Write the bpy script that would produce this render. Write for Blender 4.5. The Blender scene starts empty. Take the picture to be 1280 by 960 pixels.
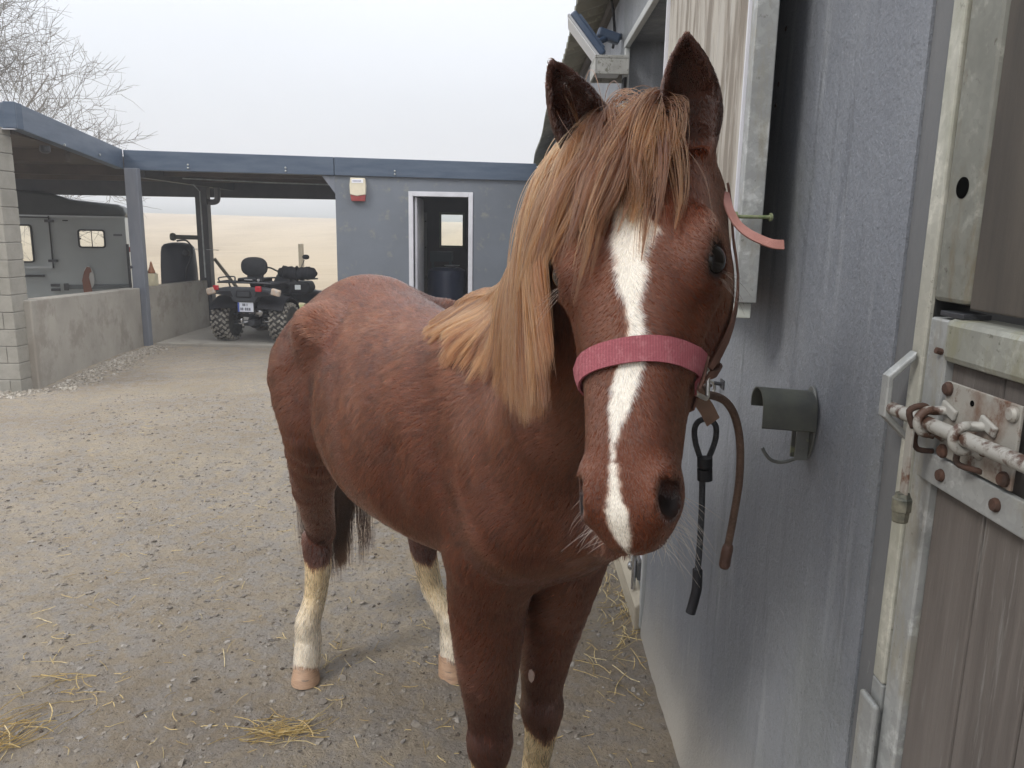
import bpy, bmesh, math, random, time
import numpy as np
from mathutils import Vector, Matrix, Euler
T0 = time.time()
random.seed(7)
rng = np.random.default_rng(11)
scene = bpy.context.scene
COL = scene.collection

# ------------------------------------------------------------------ camera
FPX, PITCH, ROLL, CZ = 961.0, math.radians(11.3), math.radians(1.0), 1.55
FW = np.array([0, math.cos(PITCH), -math.sin(PITCH)])
_u0 = np.array([0, math.sin(PITCH), math.cos(PITCH)]); _r0 = np.array([1.0, 0, 0])
RT = math.cos(ROLL) * _r0 + math.sin(ROLL) * _u0
UP = math.cos(ROLL) * _u0 - math.sin(ROLL) * _r0
cam_d = bpy.data.cameras.new('camera'); cam = bpy.data.objects.new('camera', cam_d); COL.objects.link(cam)
cam_d.sensor_width = 36.0; cam_d.lens = 36.0 * FPX / 1280.0
cam_d.clip_start = 0.05; cam_d.clip_end = 3000
cam.matrix_world = Matrix(((RT[0], UP[0], -FW[0], 0), (RT[1], UP[1], -FW[1], 0), (RT[2], UP[2], -FW[2], CZ), (0, 0, 0, 1)))
scene.camera = cam

def at(u, v, x=None, y=None, z=None):
    """real-world point on the sight line of a photo pixel, at a measured x, y or z"""
    d = FW + RT * (u - 640) / FPX + UP * (480 - v) / FPX
    t = x / d[0] if x is not None else (y / d[1] if y is not None else (z - CZ) / d[2])
    return Vector(np.array([0, 0, CZ]) + d * t)

# ------------------------------------------------------------------ world: overcast sky
SUN_EL, SUN_AZ = math.radians(42), math.radians(-125)      # soft light from the open yard on the left
w = bpy.data.worlds.new("World"); scene.world = w; w.use_nodes = True
nt = w.node_tree; nt.nodes.clear()
def N(t, **k):
    n = nt.nodes.new(t)
    for a, b in k.items(): setattr(n, a, b)
    return n
out = N('ShaderNodeOutputWorld'); addn = N('ShaderNodeAddShader')
sky = N('ShaderNodeTexSky', sky_type='NISHITA', sun_disc=False, sun_elevation=SUN_EL, sun_rotation=-SUN_AZ)
sky.dust_density = 6.0; sky.air_density = 1.5
bg1 = N('ShaderNodeBackground'); bg1.inputs[1].default_value = 0.05
hs = N('ShaderNodeHueSaturation'); hs.inputs['Saturation'].default_value = 0.35
nt.links.new(sky.outputs[0], hs.inputs['Color']); nt.links.new(hs.outputs[0], bg1.inputs[0])
# cloud deck: standard overcast luminance L = Lz (1 + 2 sin(el)) / 3, with faint cloud structure
tc = N('ShaderNodeTexCoord'); sx = N('ShaderNodeSeparateXYZ'); nt.links.new(tc.outputs['Generated'], sx.inputs[0])
mr = N('ShaderNodeMapRange'); mr.inputs['From Min'].default_value = 0; mr.inputs['From Max'].default_value = 1
mr.inputs['To Min'].default_value = 0.355; mr.inputs['To Max'].default_value = 1.62
nt.links.new(sx.outputs[2], mr.inputs['Value'])
nz = N('ShaderNodeTexNoise'); nz.inputs['Scale'].default_value = 2.2; nz.inputs['Detail'].default_value = 4
mp = N('ShaderNodeMapping'); mp.inputs['Scale'].default_value = (1, 1, 3.5)
nt.links.new(tc.outputs['Generated'], mp.inputs[0]); nt.links.new(mp.outputs[0], nz.inputs['Vector'])
mr2 = N('ShaderNodeMapRange'); mr2.inputs['To Min'].default_value = 0.93; mr2.inputs['To Max'].default_value = 1.07
nt.links.new(nz.outputs[0], mr2.inputs['Value'])
mu = N('ShaderNodeMath', operation='MULTIPLY'); nt.links.new(mr.outputs[0], mu.inputs[0]); nt.links.new(mr2.outputs[0], mu.inputs[1])
bg2 = N('ShaderNodeBackground'); bg2.inputs[0].default_value = (0.94, 0.975, 1.05, 1)
nt.links.new(mu.outputs[0], bg2.inputs[1])
nt.links.new(bg1.outputs[0], addn.inputs[0]); nt.links.new(bg2.outputs[0], addn.inputs[1]); nt.links.new(addn.outputs[0], out.inputs[0])

sl = bpy.data.lights.new('sun', 'SUN'); sl.energy = 1.5; sl.angle = math.radians(16); sl.color = (1.0, 0.96, 0.9)
so = bpy.data.objects.new('sun', sl); COL.objects.link(so)
sd = Vector((math.sin(SUN_AZ) * math.cos(SUN_EL), math.cos(SUN_AZ) * math.cos(SUN_EL), math.sin(SUN_EL)))
so.rotation_euler = sd.to_track_quat('Z', 'Y').to_euler(); so.location = sd * 30
scene.view_settings.view_transform = 'Standard'; scene.view_settings.look = 'None'
scene.view_settings.exposure = 0.28; scene.view_settings.gamma = 1.0
cy = scene.cycles
cy.use_denoising = True
try: cy.denoiser = 'OPENIMAGEDENOISE'
except Exception: pass
cy.max_bounces = 6; cy.diffuse_bounces = 3; cy.glossy_bounces = 3; cy.transparent_max_bounces = 8; cy.volume_bounces = 1
cy.use_adaptive_sampling = True; cy.adaptive_threshold = 0.02
scene.render.film_transparent = False

# ------------------------------------------------------------------ materials
MATS = {}
def mat(name, col, col2=None, scale=6.0, rough=0.7, metal=0.0, bump=0.0, bscale=None, stretch=(1, 1, 1), detail=6,
        spots=None, spot_scale=20, spot_amt=0.35, spec=0.5, coords='Object', lo=0.35, hi=0.65, rough2=None, bdist=0.004):
    if name in MATS: return MATS[name]
    m = bpy.data.materials.new(name); m.use_nodes = True; t = m.node_tree; b = t.nodes['Principled BSDF']
    b.inputs['Roughness'].default_value = rough; b.inputs['Metallic'].default_value = metal
    b.inputs['Specular IOR Level'].default_value = spec
    tcn = t.nodes.new('ShaderNodeTexCoord'); mpn = t.nodes.new('ShaderNodeMapping'); mpn.inputs['Scale'].default_value = stretch
    t.links.new(tcn.outputs[coords], mpn.inputs[0])
    n = t.nodes.new('ShaderNodeTexNoise'); n.inputs['Scale'].default_value = scale; n.inputs['Detail'].default_value = detail; n.inputs['Roughness'].default_value = 0.6
    t.links.new(mpn.outputs[0], n.inputs['Vector'])
    last = None
    if col2 is not None:
        r = t.nodes.new('ShaderNodeMapRange'); r.inputs['From Min'].default_value = lo; r.inputs['From Max'].default_value = hi
        t.links.new(n.outputs[0], r.inputs['Value'])
        mx = t.nodes.new('ShaderNodeMix'); mx.data_type = 'RGBA'
        mx.inputs[6].default_value = (*col, 1); mx.inputs[7].default_value = (*col2, 1)
        t.links.new(r.outputs[0], mx.inputs[0]); last = mx.outputs[2]
        if rough2 is not None:
            rr = t.nodes.new('ShaderNodeMapRange'); rr.inputs['To Min'].default_value = rough; rr.inputs['To Max'].default_value = rough2
            t.links.new(r.outputs[0], rr.inputs['Value']); t.links.new(rr.outputs[0], b.inputs['Roughness'])
    if spots is not None:
        n2 = t.nodes.new('ShaderNodeTexNoise'); n2.inputs['Scale'].default_value = spot_scale; n2.inputs['Detail'].default_value = 8; n2.inputs['Roughness'].default_value = 0.7
        t.links.new(mpn.outputs[0], n2.inputs['Vector'])
        r2 = t.nodes.new('ShaderNodeMapRange'); r2.inputs['From Min'].default_value = 1 - spot_amt - .04; r2.inputs['From Max'].default_value = 1 - spot_amt + .06
        t.links.new(n2.outputs[0], r2.inputs['Value'])
        mx2 = t.nodes.new('ShaderNodeMix'); mx2.data_type = 'RGBA'; mx2.inputs[7].default_value = (*spots, 1)
        if last is not None: t.links.new(last, mx2.inputs[6])
        else: mx2.inputs[6].default_value = (*col, 1)
        t.links.new(r2.outputs[0], mx2.inputs[0]); last = mx2.outputs[2]
    if last is not None: t.links.new(last, b.inputs['Base Color'])
    else: b.inputs['Base Color'].default_value = (*col, 1)
    if bump:
        n3 = t.nodes.new('ShaderNodeTexNoise'); n3.inputs['Scale'].default_value = bscale or scale * 4; n3.inputs['Detail'].default_value = 8; n3.inputs['Roughness'].default_value = 0.65
        t.links.new(mpn.outputs[0], n3.inputs['Vector'])
        bp = t.nodes.new('ShaderNodeBump'); bp.inputs['Strength'].default_value = bump; bp.inputs['Distance'].default_value = bdist
        t.links.new(n3.outputs[0], bp.inputs['Height']); t.links.new(bp.outputs[0], b.inputs['Normal'])
    MATS[name] = m
    return m

# ------------------------------------------------------------------ mesh builder
def link(name, me, parent=None):
    o = bpy.data.objects.new(name, me); COL.objects.link(o)
    if parent is not None: o.parent = parent
    return o
def tag(o, label=None, cat=None, group=None, kind=None):
    if label: o['label'] = label
    if cat: o['category'] = cat
    if group: o['group'] = group
    if kind: o['kind'] = kind
    return o
def empty(name, loc=(0, 0, 0), label=None, cat=None, group=None):
    o = bpy.data.objects.new(name, None); COL.objects.link(o); o.location = loc; o.empty_display_size = .1
    return tag(o, label, cat, group)
class MB:
    def __init__(s): s.v = []; s.f = []
    def add(s, vs, fs):
        k = len(s.v); s.v += [tuple(x) for x in vs]; s.f += [tuple(i + k for i in f) for f in fs]; return s
    def box(s, c, d, rot=None):
        c = Vector(c); vs = []
        for x in (-.5, .5):
            for y in (-.5, .5):
                for z in (-.5, .5):
                    p = Vector((x * d[0], y * d[1], z * d[2]))
                    if rot is not None: p = rot @ p
                    vs.append(c + p)
        return s.add(vs, [(0, 1, 3, 2), (4, 6, 7, 5), (0, 4, 5, 1), (2, 3, 7, 6), (0, 2, 6, 4), (1, 5, 7, 3)])
    def bb(s, a, b):
        return s.box([(a[i] + b[i]) / 2 for i in range(3)], [abs(b[i] - a[i]) for i in range(3)])
    def tube(s, pts, r, n=10, closed=False, cap=True):
        pts = [Vector(p) for p in pts]; L = len(pts); rr = r if hasattr(r, '__len__') else [r] * L
        tan = [(pts[min(i + 1, L - 1)] - pts[max(i - 1, 0)]).normalized() for i in range(L)]
        if closed: tan = [(pts[(i + 1) % L] - pts[i - 1]).normalized() for i in range(L)]
        a = tan[0].orthogonal().normalized(); vs = []
        for i in range(L):
            a = (a - tan[i] * a.dot(tan[i])).normalized(); b = tan[i].cross(a)
            for k in range(n):
                th = 2 * math.pi * k / n; vs.append(pts[i] + (a * math.cos(th) + b * math.sin(th)) * rr[i])
        fs = []
        for i in range(L if closed else L - 1):
            j = (i + 1) % L
            for k in range(n): fs.append((i * n + k, i * n + (k + 1) % n, j * n + (k + 1) % n, j * n + k))
        if cap and not closed: fs += [tuple(range(n))[::-1], tuple((L - 1) * n + k for k in range(n))]
        return s.add(vs, fs)
    def lathe(s, prof, c=(0, 0, 0), axis=(0, 0, 1), n=24):
        c = Vector(c); ax = Vector(axis).normalized(); a = ax.orthogonal().normalized(); b = ax.cross(a); vs = []; fs = []
        for (r, h) in prof:
            for k in range(n):
                th = 2 * math.pi * k / n; vs.append(c + ax * h + (a * math.cos(th) + b * math.sin(th)) * r)
        for i in range(len(prof) - 1):
            for k in range(n): fs.append((i * n + k, i * n + (k + 1) % n, (i + 1) * n + (k + 1) % n, (i + 1) * n + k))
        fs += [tuple(range(n))[::-1], tuple((len(prof) - 1) * n + k for k in range(n))]
        return s.add(vs, fs)
    def prism(s, poly, a, b, h0, h1):
        """poly: 2D points; a,b: axis vectors; extruded from h0 to h1 along a x b, offset vectors"""
        a = Vector(a); b = Vector(b); n = len(poly)
        vs = [Vector(h0) + a * p[0] + b * p[1] for p in poly] + [Vector(h1) + a * p[0] + b * p[1] for p in poly]
        fs = [tuple(range(n))[::-1], tuple(range(n, 2 * n))] + [(k, (k + 1) % n, n + (k + 1) % n, n + k) for k in range(n)]
        return s.add(vs, fs)
    def build(s, name, m, parent=None, smooth=False, bevel=0, origin=None, label=None):
        me = bpy.data.meshes.new(name)
        if origin is None and parent is None and s.v:
            xs = np.array(s.v); origin = Vector(((xs[:, 0].min() + xs[:, 0].max()) / 2, (xs[:, 1].min() + xs[:, 1].max()) / 2, xs[:, 2].min()))
        off = Vector(origin) if origin is not None else (parent.matrix_basis.translation.copy() if parent is not None and parent.parent is None else Vector((0, 0, 0)))
        if parent is not None and parent.parent is not None:
            off = parent.matrix_basis.translation + parent.parent.matrix_basis.translation
        me.from_pydata([Vector(v) - off for v in s.v], [], s.f)
        bm = bmesh.new(); bm.from_mesh(me); bmesh.ops.recalc_face_normals(bm, faces=bm.faces); bm.to_mesh(me); bm.free()
        if m is not None: me.materials.append(m)
        o = link(name, me, parent)
        if parent is None: o.location = off
        if smooth:
            me.polygons.foreach_set('use_smooth', [True] * len(me.polygons))
            if smooth == 'auto':
                md = o.modifiers.new('edge', 'EDGE_SPLIT'); md.split_angle = math.radians(38)
        if bevel:
            md = o.modifiers.new('bevel', 'BEVEL'); md.width = bevel; md.segments = 2; md.limit_method = 'ANGLE'; md.angle_limit = math.radians(50)
        if label: o['label'] = label
        return o
def Rz(a): return Matrix.Rotation(a, 3, 'Z')
def Rx(a): return Matrix.Rotation(a, 3, 'X')
def Ry(a): return Matrix.Rotation(a, 3, 'Y')
def smooth_path(pts, n=8):
    pts = [Vector(p) for p in pts]; out_ = []
    P = [pts[0]] + pts + [pts[-1]]
    for i in range(1, len(P) - 2):
        for k in range(n):
            t = k / n; a, b, c, d = P[i - 1], P[i], P[i + 1], P[i + 2]
            out_.append(0.5 * ((2 * b) + (c - a) * t + (2 * a - 5 * b + 4 * c - d) * t * t + (3 * b - a - 3 * c + d) * t ** 3))
    out_.append(pts[-1]); return out_

# value noise in numpy
def vnoise(x, y, seed=0):
    xi = np.floor(x).astype(np.int64); yi = np.floor(y).astype(np.int64); xf = x - xi; yf = y - yi
    def h(a, b):
        n = (a * 374761393 + b * 668265263 + seed * 1442695) & 0xffffffff
        n = ((n ^ (n >> 13)) * 1274126177) & 0xffffffff
        return ((n ^ (n >> 16)) & 0xffff) / 65535.0
    u = xf * xf * (3 - 2 * xf); v = yf * yf * (3 - 2 * yf)
    return (h(xi, yi) * (1 - u) + h(xi + 1, yi) * u) * (1 - v) + (h(xi, yi + 1) * (1 - u) + h(xi + 1, yi + 1) * u) * v
def fbm(x, y, o=4, seed=0):
    s = 0; a = .5
    for i in range(o): s = s + a * (vnoise(x * 2 ** i, y * 2 ** i, seed + i) - .5); a *= .5
    return s
def sstep(a, b, x):
    t = np.clip((x - a) / (b - a), 0, 1); return t * t * (3 - 2 * t)
# ================================================================== HORSE
# implicit body (smooth union of swept sections and tapered capsules) -> one continuous mesh, then hair grown on it
VOX = 0.0062
LO = np.array([-0.95, 0.62, 0.0]); HI = np.array([0.36, 2.74, 1.90])
NX, NY, NZ = [int(v) for v in np.ceil((HI - LO) / VOX)]
GX = (LO[0] + VOX * np.arange(NX)).astype(np.float32); GY = (LO[1] + VOX * np.arange(NY)).astype(np.float32); GZ = (LO[2] + VOX * np.arange(NZ)).astype(np.float32)
BIG = 0.25
SDF = np.full((NX, NY, NZ), BIG, np.float32)
def box_slices(lo, hi):
    a = [max(0, int((lo[i] - LO[i]) / VOX)) for i in range(3)]; b = [min((NX, NY, NZ)[i], int((hi[i] - LO[i]) / VOX) + 2) for i in range(3)]
    return tuple(slice(a[i], b[i]) for i in range(3))
def smin(a, b, k):
    h = np.clip(0.5 + 0.5 * (b - a) / k, 0, 1); return b * (1 - h) + a * h - k * h * (1 - h)
def apply(lo, hi, fn, k=0.03, mode='add', pad=0.06):
    sl_ = box_slices(np.array(lo) - pad, np.array(hi) + pad)
    X = GX[sl_[0]][:, None, None]; Y = GY[sl_[1]][None, :, None]; Z = GZ[sl_[2]][None, None, :]
    d = fn(X, Y, Z); s = SDF[sl_]
    if mode == 'add': SDF[sl_] = smin(s, d, k)
    else: SDF[sl_] = -smin(-s, d, k)
def cap(p, q, r0, r1, k=0.03, mode='add'):
    p = np.array(p, float); q = np.array(q, float); ba = q - p; bb_ = ba @ ba
    def fn(X, Y, Z):
        h = np.clip(((X - p[0]) * ba[0] + (Y - p[1]) * ba[1] + (Z - p[2]) * ba[2]) / bb_, 0, 1)
        return np.sqrt((X - p[0] - ba[0] * h) ** 2 + (Y - p[1] - ba[1] * h) ** 2 + (Z - p[2] - ba[2] * h) ** 2) - (r0 + (r1 - r0) * h)
    R = max(r0, r1); apply(np.minimum(p, q) - R, np.maximum(p, q) + R, fn, k, mode)
def ell(c, rad, ax, k=0.02, mode='add'):
    """ellipsoid; ax rows are its axes"""
    c = np.array(c, float); ax = np.array(ax, float); rad = np.array(rad, float); R = rad.max()
    def fn(X, Y, Z):
        dx, dy, dz = X - c[0], Y - c[1], Z - c[2]
        a = (dx * ax[0][0] + dy * ax[0][1] + dz * ax[0][2]) / rad[0]; b = (dx * ax[1][0] + dy * ax[1][1] + dz * ax[1][2]) / rad[1]; e = (dx * ax[2][0] + dy * ax[2][1] + dz * ax[2][2]) / rad[2]
        k0 = np.sqrt(a * a + b * b + e * e); k1 = np.sqrt((a / rad[0]) ** 2 + (b / rad[1]) ** 2 + (e / rad[2]) ** 2) + 1e-6
        return k0 * (k0 - 1) / k1
    apply(c - R, c + R, fn, k, mode)
def pinterp(x, xs, ys):
    """smooth (cubic Hermite, monotone-ish) interpolation on a fine table"""
    xs = np.array(xs, float); ys = np.array(ys, float)
    m = np.gradient(ys, xs); T = np.linspace(xs[0], xs[-1], 400)
    i = np.clip(np.searchsorted(xs, T) - 1, 0, len(xs) - 2); h = xs[i + 1] - xs[i]; t = (T - xs[i]) / h
    v = (2 * t ** 3 - 3 * t ** 2 + 1) * ys[i] + (t ** 3 - 2 * t ** 2 + t) * h * m[i] + (-2 * t ** 3 + 3 * t ** 2) * ys[i + 1] + (t ** 3 - t ** 2) * h * m[i + 1]
    return np.interp(x, T, v).astype(np.float32)
def loft(O, f, r, n, S, W, LOW, TOP, k=0.04, ex=2.2, taper=0.0, cx=None, lo=None, hi=None, flat=0.0):
    """sweep along f from O; at station s half-width W, n-extent LOW..TOP; r lateral axis, cx lateral centre shift"""
    O = np.array(O, float); f = np.array(f, float); r = np.array(r, float); n = np.array(n, float)
    pts = []
    for s_ in (S[0], S[-1]):
        for a in (-max(W), max(W)):
            for b in (min(LOW), max(TOP)): pts.append(O + f * s_ + r * a + n * b)
    pts = np.array(pts)
    def fn(X, Y, Z):
        dx, dy, dz = X - O[0], Y - O[1], Z - O[2]
        s = dx * f[0] + dy * f[1] + dz * f[2]; a = dx * r[0] + dy * r[1] + dz * r[2]; b = dx * n[0] + dy * n[1] + dz * n[2]
        w_ = pinterp(s, S, W); l_ = pinterp(s, S, LOW); t_ = pinterp(s, S, TOP)
        if cx is not None: a = a - pinterp(s, S, cx)
        c_ = (l_ + t_) / 2; h_ = np.maximum((t_ - l_) / 2, .004); w_ = np.maximum(w_, .004)
        bn = (b - c_) / h_
        w2 = w_ * (1 - taper * np.clip(bn, -1, 1))
        an = np.abs(a) / w2; q = (an ** ex + np.abs(bn) ** ex) ** (1 / ex)
        # distance estimate: scale by directional radius
        rad = np.sqrt((a * a + (b - c_) ** 2)) / np.maximum(q, 1e-3)
        d = (q - 1) * np.where(q > .2, rad, np.minimum(w2, h_))
        e = np.maximum(S[0] - s, s - S[-1]); e = np.maximum(e, -0.2)
        return np.where(e > 0, np.sqrt(np.maximum(d, 0) ** 2 + e * e) + np.minimum(d, 0) * 0, np.maximum(d, e * 1.0) * 1.0).astype(np.float32)
    apply(pts.min(0), pts.max(0), fn, k)
def unit(v): v = np.array(v, float); return v / np.linalg.norm(v)

# ---- body frame: B under the hips, bf towards the chest, br to the horse's right, z up
B = np.array([-0.46, 2.36, 0.0]); bf = unit([0.50, -0.866, 0]); br = np.array([bf[1], -bf[0], 0.0]); bz = np.array([0, 0, 1.0])
def L(s, w_, z): return B + bf * s + br * w_ + bz * z

S_ = [-.30, -.24, -.12, .05, .25, .45, .65, .85, 1.00, 1.13, 1.24, 1.31]
W_ = [.06, .15, .220, .245, .248, .268, .278, .235, .175, .135, .100, .04]
LO_ = [.98, .94, .91, .89, .87, .845, .835, .84, .865, .92, .985, 1.02]
TO_ = [1.12, 1.25, 1.35, 1.41, 1.375, 1.345, 1.335, 1.375, 1.365, 1.30, 1.20, 1.06]
loft(B, bf, br, bz, S_, W_, LO_, TO_, ex=2.15, taper=.14)
# haunches, hip points, croup
for sd_ in (1, -1):
    cap(L(.14, sd_ * .15, 1.24), L(-.10, sd_ * .14, 1.13), .09, .12, .07)
    ell(L(.20, sd_ * .20, 1.27), (.05, .045, .05), np.eye(3), .07)
# shoulders
for sd_ in (1, -1):
    cap(L(.90, sd_ * .09, 1.27), L(1.12, sd_ * .09, 1.03), .07, .088, .05)
    cap(L(1.12, sd_ * .088, 1.02), L(.98, sd_ * .09, .90), .08, .070, .05)
    ell(L(1.19, sd_ * .05, 1.09), (.08, .08, .11), np.array([bf, br, bz]), .04)
# chest underside / belly
ell(L(.48, 0, 1.01), (.35, .24, .19), np.array([bf, br, bz]), .05)

# flank fold between haunch and barrel, hollow behind the hip point
for sd_ in (1, -1):
    cap(L(.27, sd_ * .300, 1.20), L(.24, sd_ * .305, 1.02), .045, .035, .07, 'sub')
    cap(L(.24, sd_ * .305, 1.02), L(.27, sd_ * .285, .88), .032, .022, .05, 'sub')
    cap(L(.05, sd_ * .295, 1.22), L(.0, sd_ * .295, 1.0), .030, .02, .07, 'sub')
    ell(L(.18, sd_ * .208, 1.285), (.032, .026, .036), np.eye(3), .05)
    cap(L(.86, sd_ * .285, 1.10), L(.84, sd_ * .275, .88), .035, .025, .06, 'sub')
# ---- legs: joints measured from the photograph
def leg(pts, rad, k=.022):
    A_ = np.array(pts, float); n_ = len(A_); tt = np.linspace(0, n_ - 1, (n_ - 1) * 4 + 1)
    C_ = np.stack([pinterp(tt, np.arange(n_), A_[:, a]) for a in range(3)], 1) * .6 + np.stack([np.interp(tt, np.arange(n_), A_[:, a]) for a in range(3)], 1) * .4
    R_l = pinterp(tt, np.arange(n_), np.array(rad) + .002)
    def fn(X, Y, Z):
        best = None
        for i in range(len(C_) - 1):
            p = C_[i]; ba = C_[i + 1] - p; h = np.clip(((X - p[0]) * ba[0] + (Y - p[1]) * ba[1] + (Z - p[2]) * ba[2]) / (ba @ ba), 0, 1)
            d = np.sqrt((X - p[0] - ba[0] * h) ** 2 + (Y - p[1] - ba[1] * h) ** 2 + (Z - p[2] - ba[2] * h) ** 2) - (R_l[i] + (R_l[i + 1] - R_l[i]) * h)
            best = d if best is None else np.minimum(best, d)
        return best.astype(np.float32)
    apply((A_ - max(rad)).min(0), (A_ + max(rad)).max(0), fn, k)
FRK = np.array([-0.036, 1.525, .435])       # right knee
FLK = np.array([0.085, 1.655, .435])        # left knee
FR = [L(1.0, .080, .90), L(.965, .075, .79), (FRK * .45 + L(.96, .075, .77) * .55), FRK + [0, 0, .055], FRK, FRK - [0, 0, .06], FRK + [-.005, .0, -.17], FRK + [-.008, -.0, -.26], FRK + [-.008, -.012, -.315], FRK + [-.01, -.04, -.385]]
FL = [L(.99, -.105, .93), L(.95, -.108, .80), (FLK * .42 + L(.93, -.108, .78) * .58), FLK + [0, 0, .055], FLK, FLK - [0, 0, .06], FLK + [-.01, .02, -.17], FLK + [-.015, .035, -.26], FLK + [-.015, .03, -.315], FLK + [-.012, .0, -.385]]
RF = [.092, .080, .062, .046, .047, .036, .029, .033, .037, .036]
leg(FR, RF); leg(FL, [.102, .090, .066] + RF[3:])
HRH = np.array([-.700, 2.43, 0.0]); HLH = np.array([-.192, 2.475, 0.0])      # hind hoof centres
HRK = np.array([-.678, 2.55, .465]); HLK = np.array([-.318, 2.63, .465])      # hocks
HR = [L(.05, .15, 1.10), L(.12, .175, .97), L(-.03, .165, .75), HRK + [0.02, -.02, .05], HRK, HRK + [.006, -.02, -.08], HRH * .33 + HRK * .67 + [0.004, 0, -.04], HRH + [0, .045, .19], HRH + [0, .04, .13], HRH + [0, .015, .06]]
HL = [L(.05, -.15, 1.10), L(.12, -.15, .97), L(.02, -.15, .75), HLK + [0.0, -.02, .05], HLK, HLK + [.012, -.02, -.08], HLH * .33 + HLK * .67 + [0.004, 0, -.04], HLH + [-.01, .045, .19], HLH + [-.005, .04, .13], HLH + [0, .015, .06]]
RH = [.150, .108, .062, .046, .048, .042, .035, .039, .041, .042]
leg(HR, RH, .05); leg(HL, RH, .05)
for K_, out_s in ((HRK, 1), (HLK, -1)): cap(K_ + [0, .035, .05], K_ + [0, .03, -.03], .022, .018, .03)   # point of hock
# ---- neck
NB = L(1.02, 0, 1.10); 
HP0 = np.array([.150, .975, 1.675])      # poll (front-top of the head)
NT = HP0 + np.array([-.005, .055, -.075])
nf = unit(NT - NB); nl = np.linalg.norm(NT - NB); nr = unit(np.cross(nf, bz) * 1.0); nn = unit(np.cross(nr, nf))
if nr @ br < 0: nr = -nr
nn = unit(np.cross(nf, nr)); nn = nn if nn[2] > 0 else -nn      # dorsal (crest) direction
loft(NB, nf, nr, nn, [-.12, .0, .15, .32, .48, .62, nl + .02], [.15, .145, .115, .086, .066, .056, .056], [-.20, -.215, -.20, -.165, -.13, -.105, -.085], [.20, .235, .215, .175, .14, .11, .085], k=.07, ex=2.1, taper=.25)

# crest of the neck: from the withers up to the poll, as measured along the back line of the mane
CREST = np.array([L(.70, 0, 1.37), L(.84, 0, 1.39), np.array(at(603, 338, y=1.55)), np.array(at(636, 290, y=1.38)), np.array(at(668, 240, y=1.22)), np.array(at(712, 172, y=1.07)), HP0 + np.array([.0, .035, .0])])
CREST[2:5] += np.array([.098, 0, -.040]); CREST[5] += np.array([.045, 0, -.020])
for i in range(len(CREST) - 1):
    a_, b_ = CREST[i], CREST[i + 1]; q = i / 6; ra = .045 - .012 * q
    cap(a_ - [0, 0, .045], b_ - [0, 0, .045], ra, ra, .05)
    if i < 5:
        dn = np.array([.01, -.02, -.15]) * (1 - .25 * q); cap(a_ + dn, b_ + dn, .095 - .045 * q, .09 - .045 * q, .07)
# ---- head frame: hs down the face, hr_ to the horse's right, hn out of the face
HM = np.array([.110, .745, 1.238])       # front of the muzzle
hs = unit(HM - HP0); hL = np.linalg.norm(HM - HP0)
toc = unit(np.array([-.46, -1.0, .0])); hn = unit(toc - hs * (toc @ hs)); hr_ = np.cross(hs, hn)
if hr_[0] > 0: hr_ = -hr_
HQ = .925
def H(s, w_, n_): return HP0 + hs * s * HQ + hr_ * w_ + hn * n_
HA = np.array([hs, hr_, hn])
loft(HP0, hs, hr_, hn, [v * HQ for v in (-.015, .04, .10, .16, .21, .27, .33, .39, .44, .48, .515, .535)],
     [.045, .066, .082, .090, .087, .075, .062, .053, .050, .051, .040, .022],
     [-.10, -.13, -.160, -.185, -.185, -.165, -.130, -.105, -.095, -.092, -.082, -.055],
     [-.012, .006, .020, .026, .024, .018, .012, .008, .004, -.002, -.014, -.035], k=.02, ex=2.7, taper=-.02)
for sd_ in (1, -1):
    ell(H(.195, sd_ * .078, -.020), (.040, .024, .034), HA, .022)          # orbit
    ell(H(.168, sd_ * .070, .002), (.036, .024, .018), HA, .022)          # brow
    cap(H(.225, sd_ * .078, -.045), H(.325, sd_ * .060, -.040), .012, .006, .02)   # facial crest
    ell(H(.185, sd_ * .050, -.130), (.105, .028, .075), HA, .035)          # jowl
    ell(H(.475, sd_ * .040, -.030), (.034, .017, .032), HA, .018)          # nostril flare
ell(H(.510, 0, -.058), (.030, .036, .034), HA, .018)                       # upper lip
ell(H(.505, 0, -.095), (.030, .032, .022), HA, .015)                       # chin
cap(H(.04, 0, -.10), NT - nf * .05, .072, .075, .05)                       # throat-latch join
for sd_ in (1, -1):
    ell(H(.196, sd_ * .101, -.004), (.023, .018, .0165), np.array([unit(hs * .9 + hn * .25), unit(hr_ * sd_ + hn * .5), unit(hn - hr_ * sd_ * .5 - hs * .2)]), .006, 'sub')   # eye socket
    ell(H(.484, sd_ * .050, -.018), (.024, .0125, .0155), np.array([unit(hs + hn * .5 + hr_ * sd_ * .15), unit(hr_ * sd_ - hs * .15), unit(hn - hs * .5)]), .007, 'sub')   # nostril
    ell(H(.474, sd_ * .046, -.006), (.012, .006, .010), HA, .006, 'sub')
    ell(H(.30, sd_ * .075, -.075), (.07, .02, .022), HA, .03, 'sub')
cap(H(.530, -.036, -.080), H(.530, .036, -.080), .0045, .0045, .006, 'sub')  # mouth line
cap(H(.530, .036, -.080), H(.47, .050, -.078), .0045, .003, .006, 'sub'); cap(H(.530, -.036, -.080), H(.47, -.050, -.078), .0045, .003, .006, 'sub')

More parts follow.
